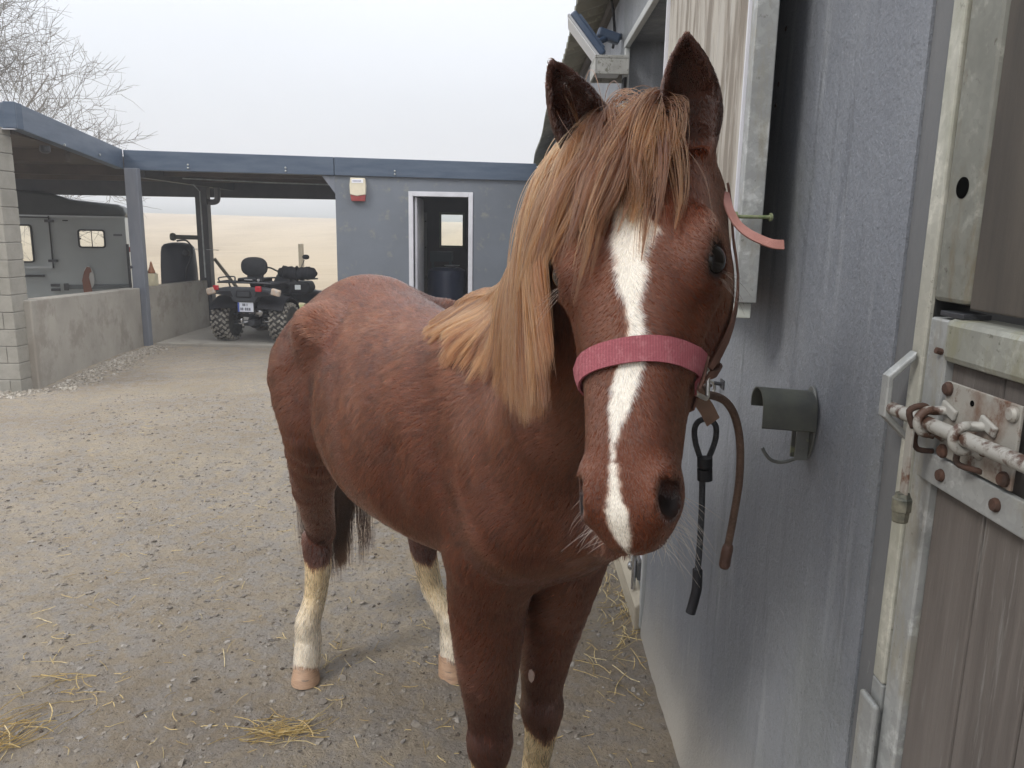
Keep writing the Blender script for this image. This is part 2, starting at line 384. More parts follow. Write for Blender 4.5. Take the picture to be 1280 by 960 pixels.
# ---- ears
def ear(base, tip, opn, wmax):
    ea = unit(tip - base); Le = np.linalg.norm(tip - base); eo = unit(opn - ea * (opn @ ea)); ew = np.cross(ea, eo)
    def prof(a, kk=0):
        return pinterp(a, [0, .25 * Le, .5 * Le, .72 * Le, .88 * Le, Le], [wmax * .72, wmax, wmax * .98, wmax * .74, wmax * .42, wmax * .10])
    def fno(X, Y, Z):
        dx, dy, dz = X - base[0], Y - base[1], Z - base[2]
        a = dx * ea[0] + dy * ea[1] + dz * ea[2]; b = dx * ew[0] + dy * ew[1] + dz * ew[2]; c = dx * eo[0] + dy * eo[1] + dz * eo[2]
        R = prof(a); c2 = (c + R * .28) / .74; d = np.sqrt(b * b + c2 * c2) - R; e = np.maximum(-.03 - a, a - Le)
        return np.maximum(d * .8, e).astype(np.float32)
    def fni(X, Y, Z):
        dx, dy, dz = X - base[0], Y - base[1], Z - base[2]
        a = dx * ea[0] + dy * ea[1] + dz * ea[2]; b = dx * ew[0] + dy * ew[1] + dz * ew[2]; c = dx * eo[0] + dy * eo[1] + dz * eo[2]
        R = prof(a) - .0085; cc = c - R * .28; d = np.sqrt(b * b + (cc / 1.0) ** 2) - R * 1.0; e = np.maximum(.004 - a, a - Le * .94)
        return np.maximum(d * .9, e).astype(np.float32)
    lo = np.minimum(base, tip) - wmax; hi = np.maximum(base, tip) + wmax
    apply(lo, hi, fno, .012); apply(lo, hi, fni, .006, 'sub')
    return ea, eo, ew, Le
ERb = H(.034, .052, -.030); ERt = np.array(at(688, 74, y=.96)); ELb = H(.028, -.058, -.032); ELt = np.array(at(857, 40, y=.94))
earR = ear(ERb, ERt, np.array([-.10, -1.0, .05]), .036)
earL = ear(ELb, ELt, np.array([-.25, -1.0, .05]), .036)

# ---- surface nets
def surface_nets(V):
    neg = V < 0
    cx_ = neg.astype(np.int8); s = np.zeros(tuple(np.array(V.shape) - 1), np.int8)
    for a in (0, 1):
        for b in (0, 1):
            for c in (0, 1): s += cx_[a:a + s.shape[0], b:b + s.shape[1], c:c + s.shape[2]]
    cells = np.argwhere((s > 0) & (s < 8)); idx = np.full(s.shape, -1, np.int32); idx[tuple(cells.T)] = np.arange(len(cells))
    i, j, k = cells.T; acc = np.zeros((len(cells), 3)); cnt = np.zeros(len(cells))
    cor = [(a, b, c) for a in (0, 1) for b in (0, 1) for c in (0, 1)]
    for A in cor:
        for ax in range(3):
            if A[ax] == 1: continue
            Bc = list(A); Bc[ax] = 1
            va = V[i + A[0], j + A[1], k + A[2]]; vb = V[i + Bc[0], j + Bc[1], k + Bc[2]]; m = (va < 0) != (vb < 0)
            t = np.where(m, va / np.where(m, va - vb, 1), 0); p = np.tile(np.array(A, float), (len(cells), 1)); p[:, ax] += t
            acc[m] += p[m]; cnt[m] += 1
    P = cells + acc / cnt[:, None]; F_ = []
    for ax in range(3):
        o1, o2 = [(1, 2), (2, 0), (0, 1)][ax]
        a = np.moveaxis(neg, ax, 0); ch = np.argwhere(np.moveaxis(a[:-1] != a[1:], 0, ax))
        ch = ch[(ch[:, o1] > 0) & (ch[:, o2] > 0) & (ch[:, o1] < V.shape[o1] - 1) & (ch[:, o2] < V.shape[o2] - 1)]
        q = []
        for d1, d2 in ((-1, -1), (0, -1), (0, 0), (-1, 0)):
            c = ch.copy(); c[:, o1] += d1; c[:, o2] += d2; q.append(idx[c[:, 0], c[:, 1], c[:, 2]])
        q = np.array(q).T; fl = neg[ch[:, 0], ch[:, 1], ch[:, 2]]; q[~fl] = q[~fl][:, ::-1]; F_.append(q)
    return P, np.concatenate(F_)
def sample(G, P):
    q = (P - LO) / VOX; q = np.clip(q, 0, np.array(G.shape) - 1.001); i = q.astype(np.int32); f = q - i; r = 0
    for a in (0, 1):
        for b in (0, 1):
            for c in (0, 1):
                wt = (f[:, 0] if a else 1 - f[:, 0]) * (f[:, 1] if b else 1 - f[:, 1]) * (f[:, 2] if c else 1 - f[:, 2])
                r = r + wt * G[i[:, 0] + a, i[:, 1] + b, i[:, 2] + c]
    return r
def grad(P, h=.006):
    g = np.stack([sample(SDF, P + np.eye(3)[a] * h) - sample(SDF, P - np.eye(3)[a] * h) for a in range(3)], 1)
    return g / (np.linalg.norm(g, axis=1, keepdims=True) + 1e-9)
# muscle / coat relief: a faint 3-D undulation of the skin
Pn, Fn = surface_nets(SDF)
Pw = LO + Pn * VOX
print('horse mesh', len(Pw), len(Fn), round(time.time() - T0, 1))
# ---- skin colours
me = bpy.data.meshes.new('body'); me.from_pydata(Pw.tolist(), [], Fn.tolist())
me.polygons.foreach_set('use_smooth', np.ones(len(Fn), bool))
def n3(P, s, seed=0):
    return fbm(P[:, 0] * s + P[:, 2] * s * .6 + 31, P[:, 1] * s - P[:, 2] * s * .7 + 17, 4, seed)
def headc(P):
    d = P - HP0; return (d @ hs) / HQ, d @ hr_, d @ hn
def segd(P, a, b):
    a = np.array(a, float); b = np.array(b, float); h = np.clip(((P - a) @ (b - a)) / ((b - a) @ (b - a)), 0, 1); return np.linalg.norm(P - a - h[:, None] * (b - a), axis=1), h
LEGS = {'fr': FR, 'fl': FL, 'hr': HR, 'hl': HL}
CH_ = np.array([.205, .060, .026]); CH_D = np.array([.085, .032, .024]); CREAM = np.array([.62, .47, .27]); WHITE = np.array([.78, .72, .62]); SKIN = np.array([.085, .055, .050])
def coatcol(P, nrm):
    n = len(P); c = np.tile(CH_, (n, 1)); v = n3(P, 3.2) * 1.0 + n3(P, 14, 5) * .6
    c = c * (1 + .26 * v)[:, None]
    s, a, b = headc(P); front = s > -.03
    # lighter warm flank line, darker legs
    low = 1 - sstep(.42, .78, P[:, 2]); c = c * (1 - .60 * low)[:, None] + CH_D * (.60 * low)[:, None] * .9
    # socks
    for key, zt in (('fr', .385), ('fl', .385), ('hr', .405), ('hl', .40)):
        J = LEGS[key]; dmin = np.full(n, 9.0)
        for i in range(3, len(J) - 1): dmin = np.minimum(dmin, segd(P, J[i], J[i + 1])[0])
        on = (dmin < .085)
        edge = zt + .035 * n3(P, 26, 3) + (.02 * np.sin(np.arctan2(P[:, 1] - J[4][1], P[:, 0] - J[4][0]) * 2 + 1))
        t = sstep(edge + .010, edge - .014, P[:, 2]) * on
        cc = CREAM * (1 + .45 * n3(P, 18, 9))[:, None]; wh = sstep(.30, .14, P[:, 2])[:, None]
        cc = cc * (1 - wh * .6) + WHITE * .95 * wh * .6 * (1 + .4 * n3(P, 30, 12))[:, None]
        c = c * (1 - t[:, None]) + cc * t[:, None]
    # tan fringe on the inner face of the left foreleg
    dfl = np.minimum(segd(P, FL[2], FL[4])[0], segd(P, FL[1], FL[2])[0]); t5 = (dfl < .11) * sstep(.25, .85, nrm @ np.array([-.93, .36, 0])) * sstep(.40, .48, P[:, 2]) * sstep(.78, .62, P[:, 2]) * .55
    c = c * (1 - t5[:, None]) + np.array([.30, .19, .11]) * t5[:, None]
    # blaze: centre and half width along the face
    m = (s > .05) & (s < .56) & (b > -.09)
    ctr = pinterp(s, [.05, .11, .19, .25, .31, .36, .42, .46, .50, .55], [-.004, -.004, -.005, -.008, -.013, -.002, .007, .007, .003, .0])
    hw = pinterp(s, [.05, .085, .13, .17, .22, .27, .31, .35, .40, .43, .455, .485, .52, .55], [-.01, .010, .019, .023, .016, .0085, .0105, .0145, .0085, .0045, .0050, .009, .0115, .0])
    e = np.abs(a - ctr) - hw + .010 * n3(np.stack([s * 3, a * 1.0, a * 0], 1), 34, 21)
    t = sstep(.0025, -.0035, e) * m
    # extra whorl flick at the forehead
    t = np.maximum(t, sstep(.002, -.004, np.sqrt(((s - .165) / 1.0) ** 2 + ((a + .024) / 1.2) ** 2) - .012 + .01 * n3(P, 60, 8)) * m)
    c = c * (1 - t[:, None]) + WHITE * t[:, None]
    # dark bare skin: nostrils (their inner shade painted in too), lips, eye rims, inside ears
    for sd_ in (1, -1):
        d = np.sqrt(((s - .484) / 1.5) ** 2 + (a - sd_ * .052) ** 2 + (b + .022) ** 2)
        t2 = sstep(.023, .012, d); c = c * (1 - t2[:, None]) + SKIN * .2 * t2[:, None]
        d = np.sqrt(((s - .196) / 1.35) ** 2 + (a - sd_ * .090) ** 2 + (b + .006) ** 2)
        t2 = sstep(.026, .017, d); c = c * (1 - t2[:, None]) + SKIN * .5 * t2[:, None]
    lip = sstep(.018, .006, np.abs(b + .080 - .2 * (s - .53))) * sstep(.46, .50, s) * .95
    c = c * (1 - lip[:, None]) + SKIN * 1.2 * lip[:, None]
    for base, E_ in ((ERb, earR), (ELb, earL)):
        d = P - base; a_ = d @ E_[0]; b_ = d @ E_[2]; c_ = d @ E_[1]; r_ = np.sqrt(b_ ** 2 + (c_ - .01) ** 2)
        inside = (a_ > .0) & (a_ < E_[3]) & (r_ < .05) & ((nrm @ E_[1]) > -.25) & (c_ > -.03)
        t3 = inside * sstep(.0, .02, a_); c = c * (1 - .80 * t3[:, None]) + np.array([.040, .018, .013]) * (.80 * t3[:, None])
    return np.clip(c, .004, .95)
Nw = grad(Pw)
CW = coatcol(Pw, Nw)
ca = me.color_attributes.new('col', 'FLOAT_COLOR', 'POINT'); CWs = CW * np.where(CW.mean(1) > .3, .9, .50)[:, None]
ca.data.foreach_set('color', np.concatenate([CWs, np.ones((len(CW), 1))], 1).astype(np.float32).ravel())

def hair_mat(name, rough=.45, tint=1.0, ior=1.45, mode='hair'):
    m = bpy.data.materials.new(name); m.use_nodes = True; t = m.node_tree; t.nodes.clear()
    o = t.nodes.new('ShaderNodeOutputMaterial'); a = t.nodes.new('ShaderNodeAttribute'); a.attribute_name = 'col'
    if mode == 'hair':
        h = t.nodes.new('ShaderNodeBsdfHairPrincipled'); h.parametrization = 'COLOR'; h.inputs['Roughness'].default_value = rough; h.inputs['Radial Roughness'].default_value = .6
        h.inputs['Random Roughness'].default_value = .1
        for nme in ('Coat',):
            if nme in h.inputs: h.inputs[nme].default_value = 0.0
        t.links.new(a.outputs['Color'], h.inputs['Color'])
    else:
        h = t.nodes.new('ShaderNodeBsdfPrincipled'); h.inputs['Roughness'].default_value = rough; h.inputs['Specular IOR Level'].default_value = .2
        t.links.new(a.outputs['Color'], h.inputs['Base Color'])
    t.links.new(h.outputs[0], o.inputs[0]); return m
HM_COAT = hair_mat('coat_hair', .27); HM_MANE = hair_mat('mane_hair', .42)
skin = hair_mat('hide', .62, mode='surf')
horse = empty('horse', (float(B[0] * .5 + .0), 1.9, 0), 'chestnut pony with a white blaze and pink noseband facing us beside the grey wall', 'horse')
HOFF = np.array(horse.location)
me.vertices.foreach_set('co', (Pw - HOFF).astype(np.float32).ravel()); me.update()
body = link('body', me, horse); me.materials.append(skin)

# ---- hair direction field (world-space lay of the coat)
ANC = []
def anc(p, d, r=.22): ANC.append((np.array(p, float), unit(d), r))
back = -bf
for s_ in (1.2, 1.0, .8, .6, .4, .2, 0, -.15):
    for sd_ in (1, -1):
        anc(L(s_, sd_ * .18, 1.33), back + [0, 0, -.35] + br * sd_ * .45); anc(L(s_, sd_ * .27, 1.08), back + [0, 0, -.9]); anc(L(s_, sd_ * .22, .82), back * .8 + [0, 0, -1.0])
    anc(L(s_, 0, 1.40), back)
    anc(L(s_, 0, .72), back * 1.0 + [0, 0, -.4])
for sd_ in (1, -1):
    anc(L(.22, sd_ * .27, .95), [0, 0, -1.0], .15); anc(L(.1, sd_ * .25, .8), -bz - back * .3, .12)
    anc(L(1.28, sd_ * .07, 1.05), -bz + br * sd_ * .5, .15); anc(L(1.2, sd_ * .12, .9), -bz + br * sd_ * .15, .15)
for k_ in np.linspace(.05, .95, 7):
    for sd_ in (1, -1): anc(NB + nf * nl * k_ + nr * sd_ * .1, -nf * .8 - bz * .7 - nn * .1, .16)
for J in LEGS.values():
    for i in range(1, len(J) - 1): anc(J[i], np.array(J[i + 1]) - np.array(J[i]), .09)
for s_ in (.03, .10): 
    for a_ in (-.06, 0, .06): anc(H(s_, a_, .0), hs + hr_ * a_ * 3, .06)
for s_ in (.20, .28, .36, .44):
    for a_ in (-.07, -.03, .03, .07): anc(H(s_, a_, 0), hs * .55 + hr_ * np.sign(a_) * (1.0 if s_ < .3 else .55) - hn * .5 + hs * (.5 if s_ > .3 else .1), .05)
for s_ in (.49, .53):
    for a_ in (-.04, 0, .04): anc(H(s_, a_, -.03), hs + hr_ * a_ * 6, .04)
for s_ in (.12, .22, .32):
    for a_ in (-.07, .07): anc(H(s_, a_, -.14), -hn * .5 + hs * .4 - bz * .5, .06)
for base, E_ in ((ERb, earR), (ELb, earL)):
    for q in (.2, .6, 1): anc(base + E_[0] * E_[3] * q, E_[0], .03)
AP = np.array([a[0] for a in ANC]); AD = np.array([a[1] for a in ANC]); AR = np.array([a[2] for a in ANC])
def flow(P, N_):
    out_ = np.zeros_like(P)
    for i in range(0, len(P), 40000):
        p = P[i:i + 40000]; d2 = ((p ** 2).sum(1)[:, None] - 2 * p @ AP.T + (AP ** 2).sum(1)[None]) / (AR ** 2)[None]
        w_ = 1 / (np.maximum(d2, 0) + .02) ** 2.2; out_[i:i + 40000] = (w_ @ AD) / w_.sum(1, keepdims=True)
    out_ -= N_ * (out_ * N_).sum(1, keepdims=True)
    return out_ / (np.linalg.norm(out_, axis=1, keepdims=True) + 1e-6)

def curves_obj(name, pts, rad, col, m, parent, off):
    """pts (n,k,3) world; rad (n,k) ; col (n,3)"""
    n, k, _ = pts.shape; hc = bpy.data.hair_curves.new(name); hc.add_curves([k] * n)
    hc.attributes['position'].data.foreach_set('vector', (pts - off).astype(np.float32).ravel())
    if 'radius' not in hc.attributes: hc.attributes.new('radius', 'FLOAT', 'POINT')
    hc.attributes['radius'].data.foreach_set('value', rad.astype(np.float32).ravel())
    if col.ndim == 3:
        a = hc.attributes.new('col', 'FLOAT_COLOR', 'POINT'); a.data.foreach_set('color', np.concatenate([col, np.ones((n, k, 1))], 2).astype(np.float32).ravel())
    else:
        a = hc.attributes.new('col', 'FLOAT_COLOR', 'CURVE'); a.data.foreach_set('color', np.concatenate([col, np.ones((n, 1))], 1).astype(np.float32).ravel())
    hc.materials.append(m); o = bpy.data.objects.new(name, hc); COL.objects.link(o); o.parent = parent; return o
try:
    scene.cycles_curves.shape = 'RIBBONS'; scene.cycles_curves.subdivisions = 2
except Exception as ex: print('curves', ex)

# ---- coat: short strands, denser where the photo sees more pixels
tri = np.concatenate([Fn[:, [0, 1, 2]], Fn[:, [0, 2, 3]]]); ta = np.linalg.norm(np.cross(Pw[tri[:, 1]] - Pw[tri[:, 0]], Pw[tri[:, 2]] - Pw[tri[:, 0]]), axis=1) / 2
tc_ = Pw[tri].mean(1); eye_ = np.array([0, 0, CZ]); vd = tc_ - eye_; dist = np.linalg.norm(vd, axis=1)
tn = Nw[tri[:, 0]]; facing = -(vd * tn).sum(1) / dist
wt = ta / dist ** 1.7 * np.where(facing > -.35, 1.0, .16)
NH = COAT_N if 'COAT_N' in globals() else 430000
pick = rng.choice(len(tri), NH, p=wt / wt.sum()); u = rng.random((NH, 2)); fl_ = u.sum(1) > 1; u[fl_] = 1 - u[fl_]
R0 = Pw[tri[pick, 0]] * (1 - u.sum(1))[:, None] + Pw[tri[pick, 1]] * u[:, :1] + Pw[tri[pick, 2]] * u[:, 1:]
RN = grad(R0); FLW = flow(R0, RN)
hc_s, hc_a, hc_b = headc(R0)
onhead = (hc_s > -.02) & (hc_s < .58) & (np.abs(hc_a) < .13) & (hc_b > -.24) & (hc_b < .06)
# keep eye sockets, nostrils and hooves bare
keep = np.ones(NH, bool)
for sd_ in (1, -1):
    keep &= np.sqrt(((hc_s - .196) / 1.3) ** 2 + (hc_a - sd_ * .090) ** 2 + (hc_b + .006) ** 2) > .0215
    keep &= np.sqrt(((hc_s - .484) / 1.4) ** 2 + (hc_a - sd_ * .052) ** 2 + (hc_b + .020) ** 2) > .0155
keep &= R0[:, 2] > .055
dr = np.linalg.norm(R0 - eye_, axis=1)
ln = np.where(onhead, .0085, .023) * (0.7 + .6 * rng.random(NH))
ln = np.where(onhead & (hc_s > .42), .005, ln)
ln = np.where(onhead & (hc_s < .12), .013, ln)
ln *= np.where((R0[:, 2] < .85) & ~onhead, .95, 1)
onear = np.zeros(NH, bool)
for base, E_ in ((ERb, earR), (ELb, earL)):
    d_ = R0 - base; a_ = d_ @ E_[0]; onear |= (a_ > .02) & (np.linalg.norm(d_ - a_[:, None] * E_[0], axis=1) < .055)
ln = np.where(onear, .005 * (.6 + .7 * rng.random(NH)), ln)
# coat clumps: tufts lean together -> wavy winter coat
wob = np.stack([n3(R0, 55, 41), n3(R0, 55, 42), n3(R0, 55, 43)], 1) * .40 + np.stack([n3(R0, 11, 44), n3(R0, 11, 45), n3(R0, 11, 46)], 1) * 1.1
wamp = np.where(onhead, .30, 1.0)[:, None]
D0 = FLW + wob * wamp + rng.normal(0, .10, (NH, 3)); D0 -= RN * (D0 * RN).sum(1, keepdims=True); D0 /= np.linalg.norm(D0, axis=1, keepdims=True) + 1e-9
lift = (.10 + .16 * rng.random(NH) + .22 * n3(R0, 22, 47))[:, None]
K = 4; pts = np.zeros((NH, K, 3)); pts[:, 0] = R0 - RN * .0008
for k in range(1, K):
    q = k / (K - 1); pts[:, k] = R0 + D0 * (ln * q)[:, None] + RN * (ln[:, None] * lift * (q - .55 * q * q))
rb = np.clip(dr * .00036, .00026, .0008) * 1.0
rad = rb[:, None] * np.array([1.0, .95, .7, .12])[None]
acr = np.cross(FLW, RN); su = (R0 * acr).sum(1); sv = (R0 * FLW).sum(1)
streak = (vnoise(su * 170 + 900, sv * 26 + 300, 61) - .5) * .9 + (vnoise(su * 75 + 500, sv * 13 + 300, 62) - .5) * .4
cc = coatcol(R0, RN) * (1 + streak * np.where(onhead, .5, 1.0) + .62 * rng.normal(0, 1, NH).clip(-1.5, 2.4) * .5 + .30 * n3(R0, 35, 48) + .12 * n3(R0, 8, 49))[:, None]
tipl = rng.random(NH) < .05; cc[tipl] = cc[tipl] * 1.5 + .02
cc = cc * np.where(onear, .85, 1.0)[:, None]
cc = np.clip(cc * np.where(cc.mean(1) > .3, .85, .36)[:, None], .004, .9)
coat = curves_obj('coat', pts[keep], rad[keep], cc[keep], HM_COAT, horse, HOFF); coat['kind'] = 'stuff'
print('coat', keep.sum(), round(time.time() - T0, 1))

# ---- long hair: grown under gravity, sliding over the body
def grow(roots, dirs, length, steps, grav=.5, off=None, noise=.1, jit=None, gdir=None, wav=.0):
    n = len(roots); P_ = roots.copy(); D_ = dirs / np.linalg.norm(dirs, axis=1, keepdims=True); out_ = np.zeros((n, steps + 1, 3)); out_[:, 0] = P_
    ds = length / steps; g = np.array([0, 0, -1.0]) if gdir is None else gdir
    lp = 1.0
    ph = rng.random(n) * 6.28
    for k in range(1, steps + 1):
        D_ = D_ + g * grav + rng.normal(0, noise, (n, 3)); D_ /= np.linalg.norm(D_, axis=1, keepdims=True)
        P_ = P_ + D_ * ds[:, None]; d = sample(SDF, P_)
        inb = ((P_ > LO + .02) & (P_ < HI - .02)).all(1); o_ = off if not callable(off) else off(k / steps)
        bad = inb & (d < o_)
        if bad.any():
            gN = grad(P_[bad]); P_[bad] += gN * np.minimum((o_[bad] if hasattr(o_, '__len__') else o_) - d[bad], .03)[:, None]
            dd = P_[bad] - out_[bad, k - 1]; D_[bad] = dd / (np.linalg.norm(dd, axis=1, keepdims=True) + 1e-9)
        out_[:, k] = P_
    return out_
def clump(pts, ncl, amt, rs=None):
    """pull strands towards guide strands, more at the tips"""
    n = len(pts); gi = rng.choice(n, ncl, replace=False); G = pts[gi]
    best = np.zeros(n, int)
    for i in range(0, n, 4000):
        d = ((pts[i:i + 4000, None, 0] - G[None, :, 0]) ** 2).sum(2) + .35 * ((pts[i:i + 4000, None, pts.shape[1] // 2] - G[None, :, pts.shape[1] // 2]) ** 2).sum(2)
        best[i:i + 4000] = d.argmin(1)
    q = np.linspace(0, 1, pts.shape[1])[None, :, None] ** 1.2; a = amt * (0.6 + .6 * rng.random(n))[:, None, None]
    return pts * (1 - np.clip(q * a, 0, .97)) + G[best] * np.clip(q * a, 0, .97), best
def mane_cols(n, best, ncl, dark=.0):
    base = np.array([.118, .041, .016]); hi = np.array([.265, .112, .040]); dk = np.array([.040, .014, .008])
    cv = rng.random(ncl); t = np.clip(cv[best] * .8 + rng.normal(0, .2, n), 0, 1)[:, None]
    c = base * (1 - t) + hi * t; d = (rng.random(ncl)[best] < .28 + dark)[:, None]; c = np.where(d, c * .35 + dk * .65, c)
    return c
def tipdark(c, k, amt):
    q = np.linspace(0, 1, k)[None, :, None]; return c[:, None, :] * (1 - q ** 1.6 * (1 - np.array([.62, .50, .42])[None, None]) * amt * 1.3)
def crest(k):
    """point on the crest, k 0 (withers) .. 1 (poll)"""
    t_ = (k - 0) / 1.0 * (len(CREST) - 1); i_ = np.clip(t_.astype(int), 0, len(CREST) - 2); f_ = (t_ - i_)[:, None]
    return CREST[i_] * (1 - f_) + CREST[i_ + 1] * f_
# mane (falls to the horse's right)
NFH = unit(nf * [1, 1, 0])
n = 34000; k = .10 + .89 * rng.random(n) ** .85; side = br.copy()
root = crest(k) + side * (.008 + np.abs(rng.normal(0, .010, n)))[:, None]
gN = grad(root); dd = sample(SDF, root); root -= gN * np.clip(dd, -.06, .06)[:, None]
dirs = side * np.interp(k, [.2, .6, .8, 1.0], [.42, .32, .12, .06])[:, None] + nn * ((.06 + .10 * rng.random(n)) * np.interp(k, [.5, .75], [1, 0]))[:, None] + rng.normal(0, .08, (n, 3)) - bz * np.interp(k, [.6, .85], [0, .35])[:, None] + NFH * np.interp(k, [.2, .5, .7, 1.0], [-.4, -.1, .1, .1])[:, None]
ln_ = np.interp(k, [.1, .25, .40, .58, .75, 1.0], [.13, .21, .265, .30, .37, .42]) * (.56 + .52 * rng.random(n) ** .8)
layer = rng.random(n)
pts = grow(root, dirs, ln_, 14, .50, lambda q: (.004 + np.interp(k, [.2, .6, .95], [.018, .020, .012]) * layer * (1 - .3 * q)), .02, gdir=np.array([0, 0, -1.0])[None] + side[None] * .02 + NFH[None] * (np.interp(k, [.16, .35, .6, 1.0], [-.34, -.30, -.16, .0]) + np.interp(k, [.45, .75], [0, 1]) * rng.uniform(-.05, .85, n))[:, None])
hs_c, ha_c, hb_c = headc(pts.reshape(-1, 3)); infront = ((hs_c > .10) & (hs_c < .6) & (((hb_c > -.085) & (ha_c < .088)) | (hb_c > -.045))).reshape(n, -1).any(1)
pts = pts[~infront]; k = k[~infront]; n = len(pts)
pts, best = clump(pts, 420, .74)
rad = np.array([1, 1, 1, 1, 1, 1, 1, 1, 1, .95, .9, .8, .65, .45, .15])[None] * (.00042 * np.ones(n))[:, None]
mane = curves_obj('mane', pts, rad, tipdark(mane_cols(n, best, 420) * np.interp(k, [.3, .65, .94], [1.2, 1.1, .82])[:, None], 15, .62), HM_MANE, horse, HOFF)
# fly-aways along the top of the mane
# forelock
n = 2800; a = rng.normal(0.004, .018, n).clip(-.036, .040); s0 = rng.uniform(-.04, .035, n)
root = HP0 + hs * s0[:, None] + hr_ * a[:, None] + hn * .012
gN = grad(root); dd = sample(SDF, root); root -= gN * np.clip(dd, -.05, .05)[:, None]
fan = a / .022 + rng.normal(0, .35, n) + .45
dirs = hn * .50 + hs * .45 + hr_ * (np.where(fan > 0, .36, .46) * fan)[:, None] + rng.normal(0, .10, (n, 3)) + bz * .25
ln_ = .195 * (.38 + .80 * rng.random(n)) * np.where(a < -.016, .8, 1) * np.where(fan > .5, 1.0, 1)
layer = rng.random(n)
pts = grow(root, dirs, ln_, 12, .24, lambda q: .004 + .016 * layer, .018, gdir=np.array([0, 0, -1.0]) + hr_ * .10)
pts, best = clump(pts, 80, 1.1)
wv_ = rng.normal(0, 1, (80, 2)); q = np.linspace(0, 1, 13)[None]
ph_ = rng.random(80) * 6.28
pts = pts + hr_[None, None] * (np.sin(q * 7 + ph_[best][:, None]) * .0035 * q)[:, :, None] * (1 + wv_[best, 0])[:, None, None]
rad = np.array([1, 1, 1, 1, 1, 1, 1, .95, .9, .8, .65, .45, .15])[None] * (.00038 * np.ones(n))[:, None]
forelock = curves_obj('forelock', pts, rad, mane_cols(n, best, 80, .30) * .68, HM_MANE, horse, HOFF)
# tail
n = 6500; root = L(-.25, -.03, 1.22) + rng.normal(0, .018, (n, 3))
dirs = -bf * 1.0 + rng.normal(0, .08, (n, 3)) + bz * .1; ln_ = .98 * (.72 + .30 * rng.random(n))
layer = rng.random(n)
pts = grow(root, dirs, ln_, 14, .42, lambda q: .006 + .02 * layer, .02)
sp = pts[:, :, :] - pts.mean(0)[None]; q = np.linspace(0, 1, 15)[None, :, None]; pts = pts + sp * q * (1.6 - 1.0 * q) * 1.6
pts, best = clump(pts, 110, .6)
rad = np.linspace(1, .3, 15)[None] * (.0010 * np.ones(n))[:, None]
tc2 = mane_cols(n, best, 110, .3) * .10
tail = curves_obj('tail', pts, rad, tc2, HM_MANE, horse, HOFF)
# whiskers + ear fluff
wr = []; wd = []; wl = []; wc = []
for _ in range(70):
    sd_ = rng.choice([1, -1]); s = rng.uniform(.47, .535); wr.append(H(s, sd_ * rng.uniform(.03, .055), rng.uniform(-.095, -.05))); wd.append(hs * rng.uniform(.1, .9) + hr_ * sd_ * rng.uniform(.5, 1.2) - hn * rng.uniform(-.2, .6)); wl.append(rng.uniform(.02, .065)); wc.append((.50, .42, .33))
for _ in range(60):
    wr.append(H(rng.uniform(.49, .53), rng.uniform(-.03, .03), rng.uniform(-.115, -.09))); wd.append(hs + hr_ * rng.normal(0, .5) - hn * .3 + rng.normal(0, .2, 3)); wl.append(rng.uniform(.01, .03)); wc.append((.7, .62, .5))
for _ in range(26):
    sd_ = rng.choice([1, -1]); wr.append(H(rng.uniform(.205, .225), sd_ * .10, rng.uniform(-.03, -.01))); wd.append(hs * .8 + hr_ * sd_ + hn * .2 + rng.normal(0, .2, 3)); wl.append(rng.uniform(.01, .05)); wc.append((.05, .03, .02))
wr = np.array(wr); wd = np.array(wd); g_ = grad(wr); wr = wr - g_ * np.clip(sample(SDF, wr), -.04, .04)[:, None]
pts = grow(wr, wd, np.array(wl), 5, .12, -1.0, .05)
whisk = curves_obj('whiskers', pts, np.linspace(1, .3, 6)[None] * np.full((len(wr), 1), .00026), np.array(wc), HM_MANE, horse, HOFF); whisk['kind'] = 'stuff'

# ---- eyes
eye_m = mat('eye_gloss', (.006, .004, .003), rough=.05, spec=.38)
for sd_ in (1, -1):
    bm = bmesh.new(); bmesh.ops.create_uvsphere(bm, u_segments=28, v_segments=18, radius=.0195); m_ = bpy.data.meshes.new('eye'); bm.to_mesh(m_); bm.free()
    m_.polygons.foreach_set('use_smooth', [True] * len(m_.polygons)); m_.materials.append(eye_m)
    o = link('eye', m_, horse); o.location = H(.196, sd_ * .0830, -.0125) - HOFF
# ---- hooves
hoof_m = mat('hoof_horn', (.42, .27, .17), (.30, .18, .11), scale=18, rough=.6, bump=.3, stretch=(1, 1, 6), spots=(.15, .11, .08), spot_amt=.42)
def hoof(c, ang, r=.055, hgt=.075):
    mb = MB(); d = np.array([math.sin(ang), math.cos(ang), 0.0]); lt = np.array([d[1], -d[0], 0])
    vs = []; nn_ = 24; rows = 6
    for i in range(rows + 1):
        q = i / rows; rr = r * (1.0 - .27 * q ** .9)
        if i == 0: rr *= .985
        for k_ in range(nn_):
            th = 2 * math.pi * k_ / nn_; x = math.cos(th); y = math.sin(th)
            heel = .86 if y < -.6 else 1.0
            vs.append(np.array(c) + lt * x * rr * .92 + d * (y * rr * heel - q * .030) + np.array([0, 0, q * hgt * (1 - .22 * (1 - y) / 2) + (.003 if i else 0)]))
    fs = [tuple(range(nn_))[::-1], tuple(rows * nn_ + k_ for k_ in range(nn_))]
    for i in range(rows):
        for k_ in range(nn_): fs.append((i * nn_ + k_, i * nn_ + (k_ + 1) % nn_, (i + 1) * nn_ + (k_ + 1) % nn_, (i + 1) * nn_ + k_))
    mb.add(vs, fs); return mb.build('hoof', hoof_m, horse, smooth='auto')
yaw = math.atan2(bf[0], bf[1])
hoof(HRH + [.0, -.01, 0], yaw + .35); hoof(HLH + [0, -.01, 0], yaw)
